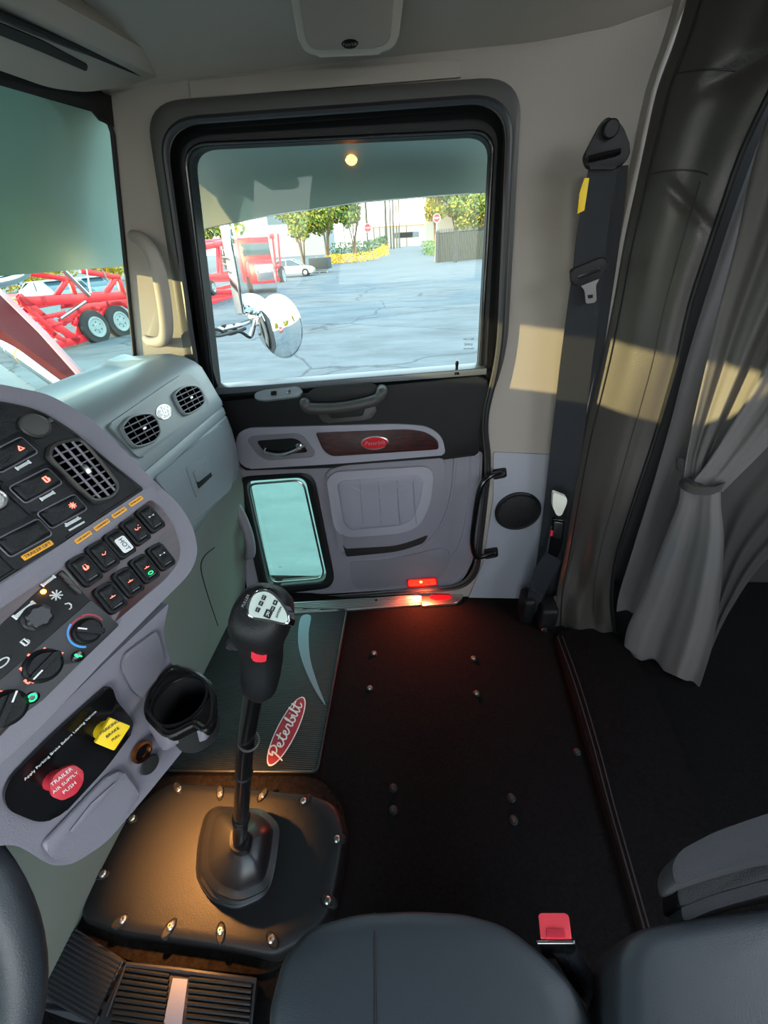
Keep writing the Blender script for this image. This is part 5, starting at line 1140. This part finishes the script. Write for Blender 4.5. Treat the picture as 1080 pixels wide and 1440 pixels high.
for x, y, d_ in ((300, 466, 1.6), (316, 463, 1.68), (330, 462, 1.75)):
    bm = NB(); box(bm, onY(x, y, d_), (.012, .03, .035), .004); obj('cable_tape', bm, 'black_matt', mb)
bm = NB(); box(bm, onY(365, 446, 1.90), (.09, .05, .05), .015); obj('mirror_clamp', bm, 'steel', mb)
# hood, air cleaner and bracket in front
hd = thing('truck_hood', 'dark red hood of the truck seen through the windshield', 'hood', (-2, .9, .6))
bm = NB(); HP = Pl((0, 0, .80), V3((0, -.25, 1)))
HPz = HP
slab(bm, HP.pts(r2([(-160, 300), (-60, 366), (0, 408), (60, 466), (124, 536), (100, 534), (0, 462), (-160, 400)], [2, 10, 10, 20, 4, 4, 20, 4], 4)), HP.n, .06, .01, 3); obj('hood_panel', bm, 'truck_red', hd)
bm = NB(); tube(bm, HP.pts([(-60, 372), (0, 410), (60, 468), (122, 536)], -.004), .012, 8); obj('hood_highlight', bm, 'truck_red_highlight', hd)  # paler tube: the hood's highlight band put into the colour
ac = thing('air_cleaner', 'polished steel air cleaner tube with a yellow caution label beside the hood', 'air cleaner', (-1.6, .7, .6))
AP = FP(.86)
a = AP.at(-40, 452); b_ = AP.at(112, 548); rr = .062; ax = (b_ - a).normalized()
bm = NB(); lathe(bm, a - ax * .5, ax, [(rr * .9, 0), (rr, .02), (rr, (b_ - a).length + .5), (rr * .85, (b_ - a).length + .52)], 32); obj('cleaner_body', bm, 'tube_chrome', ac)
for t in (.38, .62):
    bm = NB(); lathe(bm, a.lerp(b_, t), ax, [(rr, -.006), (rr * 1.04, -.004), (rr * 1.04, .004), (rr, .006)], 32, False); obj('clamp_band', bm, 'steel', ac)
bm = NB(); lathe(bm, a.lerp(b_, .72), ax, [(rr * 1.006, -.03), (rr * 1.006, .03)], 32, False); obj('caution_label', bm, 'amber', ac)
for k in range(3):
    bm = NB(); lathe(bm, a.lerp(b_, .72) + ax * (-.015 + .015 * k), ax, [(rr * 1.012, -.003), (rr * 1.012, .003)], 32, False); obj('label_line', bm, 'black_text', ac)
ss = thing('perforated_heat_shield', 'perforated bright metal shield beside the air cleaner', 'heat shield', (-1.5, .6, .5))
bm = NB(); PP = FP(.78); slab(bm, PP.pts(r2([(-60, 480), (0, 512), (70, 560), (60, 610), (-60, 570)], 4, 3)), UPZ, .01, .003); obj('shield_plate', bm, 'shield_steel', ss)
for k in range(5):
    bm = NB(); lathe(bm, PP.at(2 + 12.5 * k, 511 + 9.2 * k + (k % 2), .0005), UPZ, [(.010, 0), (.001, .0004)], 14); obj('shield_hole', bm, 'black_matt', ss)
hb = thing('hood_mirror', 'chrome hoop bracket of the hood mirror seen at the left edge', 'bracket', tuple(onX(20, 400, -1.6)))
bm = NB(); tube(bm, catm([onX(x, y, -1.7) for x, y in ((-40, 402), (0, 396), (25, 388), (40, 374), (42, 362), (38, 352))], 6), .022, 12); obj('hoop', bm, 'chrome', hb)
bm = NB(); q = [onX(x, y, -1.65) for x, y in ((-60, 352), (0, 350), (44, 353), (58, 361), (0, 362), (-60, 366))]; slab(bm, q, (1, 0, 0), .04, .004); obj('hood_mirror_head', bm, 'black_soft', hb)
# ---------------------------------------------------------------- trees
def tree(name, base, h, w, mats, label, cat='tree', group=None, trunk=True, n=900, leaf=.22, low=.3):
    t = thing(name, label, cat, tuple(base), group)
    if trunk:
        bm = NB(); base = V3(base)
        for k in range(5):
            a = random.uniform(0, 2 * PI); q = base + V3((math.cos(a) * w * .3, math.sin(a) * w * .3, h * random.uniform(.55, .8)))
            tube(bm, [base + V3((math.cos(a) * .05, math.sin(a) * .05, 0)), base + V3((math.cos(a) * .2 * w * .3, math.sin(a) * .06 * w, h * .32)), q], [.03 * h * .5, .022 * h * .5, .008 * h], 6)
        obj('trunk', bm, 'bark', t)
    cl = []
    for k in range(11):
        a = random.uniform(0, 2 * PI); r = w * .5 * random.uniform(.1, .75); z = h * random.uniform(low + .12, .88)
        cl.append((V3(base) + V3((math.cos(a) * r, math.sin(a) * r, z)), w * random.uniform(.16, .30)))
    for mi, mt_ in enumerate(mats):
        bm = NB()
        for _ in range(2 * n // len(mats)):
            c, r = random.choice(cl); d = V3((random.gauss(0, 1), random.gauss(0, 1), random.gauss(0, .8))).normalized() * r * random.uniform(.5, 1.05)
            p = c + d; u = V3((random.uniform(-1, 1), random.uniform(-1, 1), random.uniform(-1, 1))).normalized(); v = u.orthogonal().normalized(); s_ = leaf * random.uniform(.6, 1.3)
            if p.z < base[2] + .05: p.z = base[2] + .05
            vs = [bm.verts.new(p + u * s_), bm.verts.new(p + v * s_ * .6), bm.verts.new(p - u * s_), bm.verts.new(p - v * s_ * .6)]; bm.faces.new(vs)
        o = obj('foliage' if mi == 0 else 'bright_foliage', bm, mt_, t, smooth=False)
    return t
FWD = cdir(V3((0, 0, 1)))
def mpp(p): return (V3(p) - CAM).dot(FWD) / F
def px_h(p, n): return n * mpp(p) / .83
def tree_at(x, y, hpx, wpx, mats, label, n=900, low=.3, leafpx=2.2, name='tree', cat='tree', group=None, trunk=True):
    p = G(x, y); m_ = mpp(p); return tree(name, p, hpx * m_ / .83, wpx * m_, mats, label, cat, group, trunk, n, leafpx * m_, low)
tree_at(428, 373, 68, 60, ['leaf_green', 'leaf_yellow'], 'leafy tree behind the white car, nearest to the tall mirror', 1500)
tree_at(462, 371, 80, 62, ['leaf_yellow', 'leaf_green'], 'sunlit yellow green tree in the middle of the planted island', 1700)
tree_at(500, 368, 76, 54, ['leaf_green', 'leaf_yellow', 'leaf_dark'], 'greyish green tree at the right of the planted island beside the stop sign', 1500)
tree_at(612, 352, 70, 34, ['leaf_yellow'], 'tall narrow yellow green tree beyond the gate sign', 900)
tree_at(640, 350, 62, 46, ['leaf_yellow', 'leaf_green'], 'sunlit tree behind the tan yard wall', 1200)
tree_at(670, 352, 55, 44, ['leaf_green', 'leaf_yellow'], 'green tree behind the right end of the tan yard wall', 1200)
tree_at(700, 352, 60, 50, ['leaf_green'], 'green tree mostly hidden by the right window frame', 700)
tree_at(282, 380, 66, 60, ['leaf_yellow', 'leaf_green'], 'yellow green tree behind the red trailer at the left of the side window', 1300)
tree_at(318, 378, 66, 50, ['leaf_green', 'leaf_yellow'], 'green tree behind the tall side mirror', 900)
for i, (x, wd__) in enumerate(((-40, 110), (30, 90), (95, 80), (150, 80))):
    tree_at(x, 420 - i * 8, 60 - i * 6, wd__, ['leaf_flower', 'leaf_yellow'], ['bushy yellow tree at the far left of the windshield view', 'yellow shrub behind the parked silver sedan', 'yellow shrub behind the second car on the trailer', 'yellow shrub behind the trailer wheels'][i], 700, .05, 3, 'shrub', 'shrub', trunk=False)
# planted island
def hedge(name, pts, h, mt_, label, n, leafpx):
    base = [G(*p) for p in pts]; bm = NB(); 
    for _ in range(n):
        i = random.randrange(len(base) - 1); a = base[i].lerp(base[i + 1], random.random()); m_ = mpp(a)
        p = a + V3((random.gauss(0, .5), random.gauss(0, 1.2), random.random() * px_h(a, h))); s_ = leafpx * m_ * random.uniform(.5, 1.2)
        u = V3((random.uniform(-1, 1), random.uniform(-1, 1), random.uniform(-1, 1))).normalized(); v = u.orthogonal().normalized()
        p.z = max(p.z, GZ + .05)
        bm.faces.new([bm.verts.new(p + u * s_), bm.verts.new(p + v * s_ * .7), bm.verts.new(p - u * s_), bm.verts.new(p - v * s_ * .7)])
    return tag(obj(name, bm, mt_, smooth=False), label, 'hedge')
hedge('flower_hedge', [(462, 371), (480, 370), (510, 368), (535, 362), (543, 356)], 9, 'leaf_flower', 'low bed of yellow flowers along the planted island', 1600, 1.3)
hedge('green_hedge', [(470, 362), (500, 360), (525, 357), (543, 352)], 14, 'leaf_dark', 'clipped green hedge behind the yellow flowers', 1600, 1.5)
hedge('green_hedge', [(598, 358), (606, 359), (613, 361)], 14, 'leaf_green', 'small green hedge at the foot of the gate sign', 500, 1.5)
# signs
def sign(x, yc, yb, r, label, txt='STOP', bar=False):
    p = G(x, yb); m_ = mpp(p); z = p.z + px_h(p, yb - yc); c = V3((p.x, p.y, z)); R_ = r * m_
    s_ = thing('stop_sign', label, 'sign', tuple(p)); bm = NB(); tube(bm, [p, c], .05 * R_ + .02, 6); obj('post', bm, 'steel', s_)
    bm = NB(); slab(bm, [c + V3((0, -.06, 0)) + V3((math.cos(a), 0, math.sin(a))) * R_ for a in [PI / 8 + k * PI / 4 for k in range(8)]], Yn, .03); f = obj('sign_rim', bm, 'white', s_)
    bm = NB(); slab(bm, [c + V3((0, -.07, 0)) + V3((math.cos(a), 0, math.sin(a))) * R_ * .9 for a in [PI / 8 + k * PI / 4 for k in range(8)]], Yn, .01); obj('sign_face', bm, 'red_paint', f)
    text('sign_lettering', txt, c + V3((0, -.075, 0)), V3((1, 0, 0)), Yn, 'white', f, width=R_ * 1.4)
sign(519, 331, 353, 5.2, 'small octagonal stop sign in front of the planted island')
sign(613, 325, 362, 5.2, 'octagonal sign on the taller post left of the tan wall')
sign(622, 348, 367, 6.0, 'larger red stop sign low against the tan wall')
# yard wall and gate
fw = thing('yard_wall', 'tan yard wall with thin iron railing along its top', 'wall', tuple(G(650, 367)))
a = G(613, 369); b_ = G(700, 362); ht = px_h(a, 27)
bm = NB(); d = (b_ - a).normalized(); nn = V3((d.y, -d.x, 0)); slab(bm, [a, b_, b_ + UPZ * px_h(b_, 27), a + UPZ * ht], nn, .3); obj('wall_panel', bm, 'fence_tan', fw)
bm = NB()
for k in range(40):
    p = a.lerp(b_, k / 39); h = px_h(p, 28); tube(bm, [p + nn * .3 , p + nn * .3 + UPZ * (h * 1.12)], .04, 4)
tube(bm, [a + nn * .3 + UPZ * ht * 1.02, b_ + nn * .3 + UPZ * px_h(b_, 28)], .05, 4); obj('railing', bm, 'dumpster', fw)
bm = NB()
for x in (613, 639): p = G(x, 369); box(bm, p + nn * .2 + UPZ * ht * .55, (.35, .35, ht * 1.1))
obj('gate_post', bm, 'dumpster', fw)
# utility poles
PG = 'utility poles along the far road'
for x, y0, yb, w, mt_, lab in ((486, 275, 352, 1.0, 'pole_wood', 'thin pole rising behind the island trees'), (518, 272, 352, 2.2, 'pole_wood', 'thick pale pole just left of the far road'), (527, 280, 350, .8, 'pole_wood', 'thin pole right of the thick pale one'), (535, 280, 350, .8, 'pole_wood', 'thin pole left of the pole cluster'), (544, 270, 352, 2.2, 'pole_wood', 'first thick pole of the cluster by the road'), (550, 275, 350, 1.4, 'pole_wood', 'second pole of the cluster'), (554, 275, 350, 1.6, 'pole_wood', 'third pole of the cluster'), (558, 280, 349, 1.0, 'pole_wood', 'fourth thinner pole of the cluster'), (562, 275, 349, 1.2, 'pole_wood', 'rightmost pole of the cluster'), (572, 288, 347, .7, 'pole_wood', 'lone thin pole above the orange canopy'), (632, 275, 348, 1.5, 'pole_wood', 'pole rising out of the trees behind the tan wall'), (644, 278, 348, .8, 'pole_wood', 'thin pole right of the tallest one behind the tan wall'), (670, 275, 348, 1.2, 'pole_wood', 'pole near the right window frame')):
    p = G(x, yb); m_ = mpp(p); bm = NB(); tube(bm, [p, p + UPZ * px_h(p, yb - y0 + 14)], [w * m_ * .8, w * m_ * .6], 8); tube(bm, [p + UPZ * px_h(p, yb - y0) + V3((-m_ * 3, 0, 0)), p + UPZ * px_h(p, yb - y0) + V3((m_ * 3, 0, 0))], m_ * .25, 5)
    tag(obj('utility_pole', bm, mt_), lab, 'pole', PG)
# buildings
def bld(name, x0, x1, yb, ht_, depth_, mt_, label, roof=None, win=3):
    a = G(x0, yb); b_ = G(x1, yb); m_ = mpp(a); h = ht_ * m_ / .83; t = thing(name, label, 'building', tuple(a.lerp(b_, .5)))
    bm = NB(); c = a.lerp(b_, .5); box(bm, (c.x, c.y + depth_ / 2, c.z + h / 2), ((b_ - a).length, depth_, h)); obj('wall', bm, mt_, t)
    bm = NB(); box(bm, (c.x, c.y + depth_ / 2, c.z + h + h * .03), ((b_ - a).length * 1.03, depth_ * 1.03, h * .06)); obj('roof', bm, roof or 'grey_light', t)
    for k in range(win):
        q = a.lerp(b_, (k + .5) / win); bm = NB(); box(bm, (q.x, min(a.y, b_.y) - .1, c.z + h * .55), ((b_ - a).length / win * .5, .3, h * .25)); obj('window', bm, 'car_glass', t)
bld('white_building', 372, 411, 362, 62, 20, 'building_white', 'pale boxy building behind the side mirror')
bld('canopy_building', 563, 584, 346.5, 18, 10, 'building_white', 'low far building with an orange canopy at the end of the road', 'building_orange', 3)
bld('long_building', 655, 720, 347, 60, 20, 'building_white', 'long pale building above the tan wall', None, 6)
# cars
def car(p, head, paint, label, L=4.5, group=None):
    f = V3((math.cos(head), math.sin(head), 0)); s_ = V3((-f.y, f.x, 0)); p = V3(p)
    def W(x, y, z): return p + f * x * L / 4.5 + s_ * y + UPZ * z
    t = thing('parked_car', label, 'car', tuple(p), group)
    pr = [(-2.2, .35), (-2.22, .65), (-2.1, .85), (-1.6, .93), (1.0, .92), (1.9, .78), (2.2, .6), (2.22, .35), (1.9, .25), (-1.9, .25)]
    bm = NB(); loft(bm, [[W(x, y * k_, z) for x, z in pr] for y, k_ in ((-.9, .97), (-.9, 1.0), (.9, 1.0), (.9, .97))][1:3], True, True, True); bmesh.ops.bevel(bm, geom=bm.edges[:], offset=.05, segments=2, affect='EDGES'); obj('body', bm, paint, t)
    gr = [(-1.75, .9), (-1.1, 1.38), (.2, 1.42), (1.15, .92)]
    bm = NB(); loft(bm, [[W(x * 1.0, y * (.80 if z > 1 else .86), z) for x, z in gr] for y in (-1, 1)], True, True, True); obj('windows', bm, 'car_glass', t)
    bm = NB(); box(bm, (0, 0, 0), (1.5 * L / 4.5, 1.5, .06), .02, frame(f, s_, UPZ)); bmesh.ops.translate(bm, verts=bm.verts[:], vec=W(-.45, 0, 1.42)); 
    for x0, z0, x1, z1 in ((-1.75, .9, -1.1, 1.4), (.2, 1.42, 1.15, .92), (-.35, .9, -.35, 1.4)):
        for y in (-1, 1): tube(bm, [W(x0, y * .87, z0), W(x1, y * .81, z1)], .04, 6)
    obj('roof', bm, paint, t)
    for x in (-1.38, 1.38):
        for y in (-.84, .84):
            bm = NB(); lathe(bm, W(x, y - .1, .33), s_, [(.26, 0), (.33, .02), (.33, .18), (.26, .2)], 20); w_ = obj('wheel', bm, 'tyre', t)
            bm = NB(); lathe(bm, W(x, y + (.105 if y > 0 else -.105), .33), s_ if y > 0 else -s_, [(.2, -.01), (.19, .01), (.001, .02)], 16); obj('hub_cap', bm, 'alu', w_)
    return t
car(G(412, 389), .12, 'car_white', 'cream white sedan parked beyond the tall side mirror')
# trailer bed / dumpster by the white car
p = G(452, 383); m_ = mpp(p); dm_ = thing('flat_dumpster', 'dark low open dumpster on legs right of the white car', 'dumpster', tuple(p))
bm = NB(); box(bm, p + UPZ * px_h(p, 9), (26 * m_, 2.2, px_h(p, 11)), .05); obj('bin', bm, 'dumpster', dm_)
bm = NB()
for dx in (-11, 0, 11): tube(bm, [p + V3((dx * m_, -1, 0)), p + V3((dx * m_, -1, px_h(p, 6)))], .08, 6)
tube(bm, [p + V3((-13 * m_, -1.1, px_h(p, 3))), p + V3((13 * m_, -1.1, px_h(p, 3)))], .08, 6); obj('frame', bm, 'steel', dm_)
# car haulers: a vertical plane through two wheel contact points carries the near side; the far side is 2.4 m behind
def wheel_(c, r, ax, par):
    bm = NB(); lathe(bm, c - ax * .15, ax, [(r * .55, 0), (r * .95, .01), (r, .05), (r, .25), (r * .95, .29), (r * .55, .3)], 28); w_ = obj('wheel', bm, 'tyre', par)
    bm = NB(); lathe(bm, c + ax * .155, ax, [(r * .62, 0), (r * .60, .03), (r * .52, .03), (r * .46, .006), (r * .2, .006), (r * .16, .03), (.001, .03)], 24); obj('wheel_rim', bm, 'building_white', w_)
    for k in range(6):
        a = k * PI / 3; u = UPZ; v = ax.cross(u).normalized(); 
        bm = NB(); lathe(bm, c + ax * .165 + (u * math.cos(a) + v * math.sin(a)) * r * .3, ax, [(r * .05, 0), (.001, .01)], 6); obj('wheel_nut', bm, 'dumpster', w_)
def hauler(label, A, B, beams, panels, wheels, struts, whites, name='car_hauler_trailer'):
    a = G(*A); b_ = G(*B); d = (b_ - a); d.z = 0; d.normalize(); n = V3((d.y, -d.x, 0)); n = n if n.dot(CAM - a) > 0 else -n
    pl = Pl(a, n); t = thing(name, label, 'trailer', tuple(a))
    bm = NB()
    for P, r in beams:
        for off in (0, -2.3):
            Q = [q + n * off for q in pl.pts(P)]
            for q0, q1 in zip(Q, Q[1:]):
                x = (q1 - q0).normalized(); y = n.cross(x); box(bm, (q0 + q1) / 2, ((q1 - q0).length + r, r * 1.6, .12), .01, frame(x, y, n))
    for P, r in beams[:3]:
        for q in pl.pts(P): tube(bm, [q, q - n * 2.3], r * .8, 6)
    obj('frame', bm, 'red_paint', t)
    for P in panels: bm = NB(); slab(bm, pl.pts(P), n, .06); obj('side_panel', bm, 'red_paint', t)
    for P, r in struts: bm = NB(); tube(bm, pl.pts(P, .05), r, 8); obj('hydraulic_strut', bm, 'steel', t)
    for P in whites: bm = NB(); slab(bm, pl.pts(P, .04), n, .08); obj('white_deck_plate', bm, 'building_white', t)
    for x, y, r in wheels: wheel_(pl.at(x, y, .05), r * mpp(pl.at(x, y)) * 1.02, n, t)
    return pl, n, d
arch = lambda cx, cy, r: [(cx + r * math.cos(PI * (1.05 + .9 * k / 8)), cy + r * math.sin(PI * (1.05 + .9 * k / 8))) for k in range(9)]
pl, n_, d_ = hauler('red car hauler trailer with twin wheels seen through the windshield', (130, 482), (165, 473),
    [([(47, 376), (95, 370), (140, 372), (215, 366)], .14), ([(30, 424), (60, 423), (120, 420), (215, 412)], .16), ([(29, 420), (60, 446), (107, 478)], .16), ([(115, 381), (166, 390), (173, 413)], .10), ([(82, 484), (120, 475)], .14), ([(162, 392), (147, 415)], .09), ([(88, 452), (108, 436), (150, 428), (215, 418)], .14), (arch(131, 460, 27), .09), (arch(165, 452, 26), .09), ([(40, 432), (75, 470), (90, 480)], .10), ([(45, 450), (90, 440)], .08), ([(60, 462), (100, 450)], .07)],
    [[(100, 437), (112, 434), (118, 455), (120, 474), (106, 478), (108, 458)], [(112, 432), (150, 424), (140, 436), (118, 442)], [(143, 430), (158, 428), (150, 446), (146, 446)]],
    [(132, 460, 21), (166, 452, 20)], [([(89, 380), (125, 416)], .07), ([(85, 448), (120, 424)], .05), ([(120, 372), (128, 412)], .03), ([(140, 374), (150, 392)], .03)],
    [[(55, 434), (85, 428), (86, 440), (66, 446)], [(78, 478), (88, 462), (92, 472), (84, 482)]])
car(G(74, 431), 2.95, 'car_silver', 'silver blue sedan parked behind the red trailer, nearest the left edge')
car(G(128, 424), 2.8, 'car_silver', 'second pale blue sedan parked behind the red trailer, above its wheels')
hauler('red car hauler seen through the side window left of the tall mirror', (276, 434), (398, 396),
    [([(262, 352), (300, 345), (320, 340), (384, 332)], .18), ([(270, 389), (332, 388), (396, 374)], .16), ([(270, 430), (326, 420)], .18), ([(272, 410), (328, 410), (396, 392)], .14), ([(308, 346), (312, 386)], .12), ([(326, 342), (332, 388)], .12), ([(276, 362), (292, 386)], .08), ([(383, 330), (390, 395)], .12), ([(391, 330), (394, 372)], .10), ([(350, 338), (352, 390)], .12)],
    [[(274, 416), (326, 408), (327, 422), (275, 432)], [(318, 345), (326, 343), (331, 386), (322, 386)], [(276, 390), (330, 388), (330, 396), (276, 398)]],
    [(297, 405, 9), (397, 388, 12)], [([(268, 352), (278, 400)], .05), ([(312, 352), (325, 352)], .04), ([(312, 362), (326, 362)], .04), ([(313, 372), (327, 372)], .04)],
    [[(275, 400), (286, 398), (284, 408), (276, 410)], [(266, 350), (275, 348), (276, 354), (266, 355)]])
# red truck parked behind, the one the mirrors reflect
rt = thing('red_truck_cab', 'red truck parked behind, visible in the tall side mirror', 'truck', (29, 5.6, GZ))
bm = NB(); box(bm, (30.5, 5.6, .75), (2.2, 2.3, 2.6), .15); obj('cab', bm, 'red_paint', rt)
bm = NB(); box(bm, (28.6, 5.6, .15), (2.0, 1.9, 1.3), .2); obj('hood', bm, 'red_paint', rt)
bm = NB(); box(bm, (27.58, 5.6, .1), (.06, 1.1, .9), .04); obj('grille', bm, 'chrome', rt)
bm = NB(); box(bm, (29.38, 5.6, 1.35), (.06, 1.9, .7), .03); obj('windscreen', bm, 'car_glass', rt)
for y in (4.6, 6.6):
    bm = NB(); lathe(bm, (28.6, y - .15, GZ + .5), (0, 1, 0), [(.3, 0), (.5, .02), (.5, .28), (.3, .3)], 20); obj('wheel', bm, 'tyre', rt)
    bm = NB(); tube(bm, [(31.8, y, GZ + .5), (31.8, y, 3.2)], .08, 8); obj('exhaust_stack', bm, 'chrome', rt)
for i, (x, y) in enumerate(((40, 14), (48, 4), (52, 24), (44, 34))):
    tree('tree', V3((x, y, GZ)), 8, 8, ['leaf_yellow', 'leaf_green'], 'yellow green tree behind the truck, seen only as a reflection in the round mirror', group='trees reflected in the round mirror', n=500, leaf=.5)
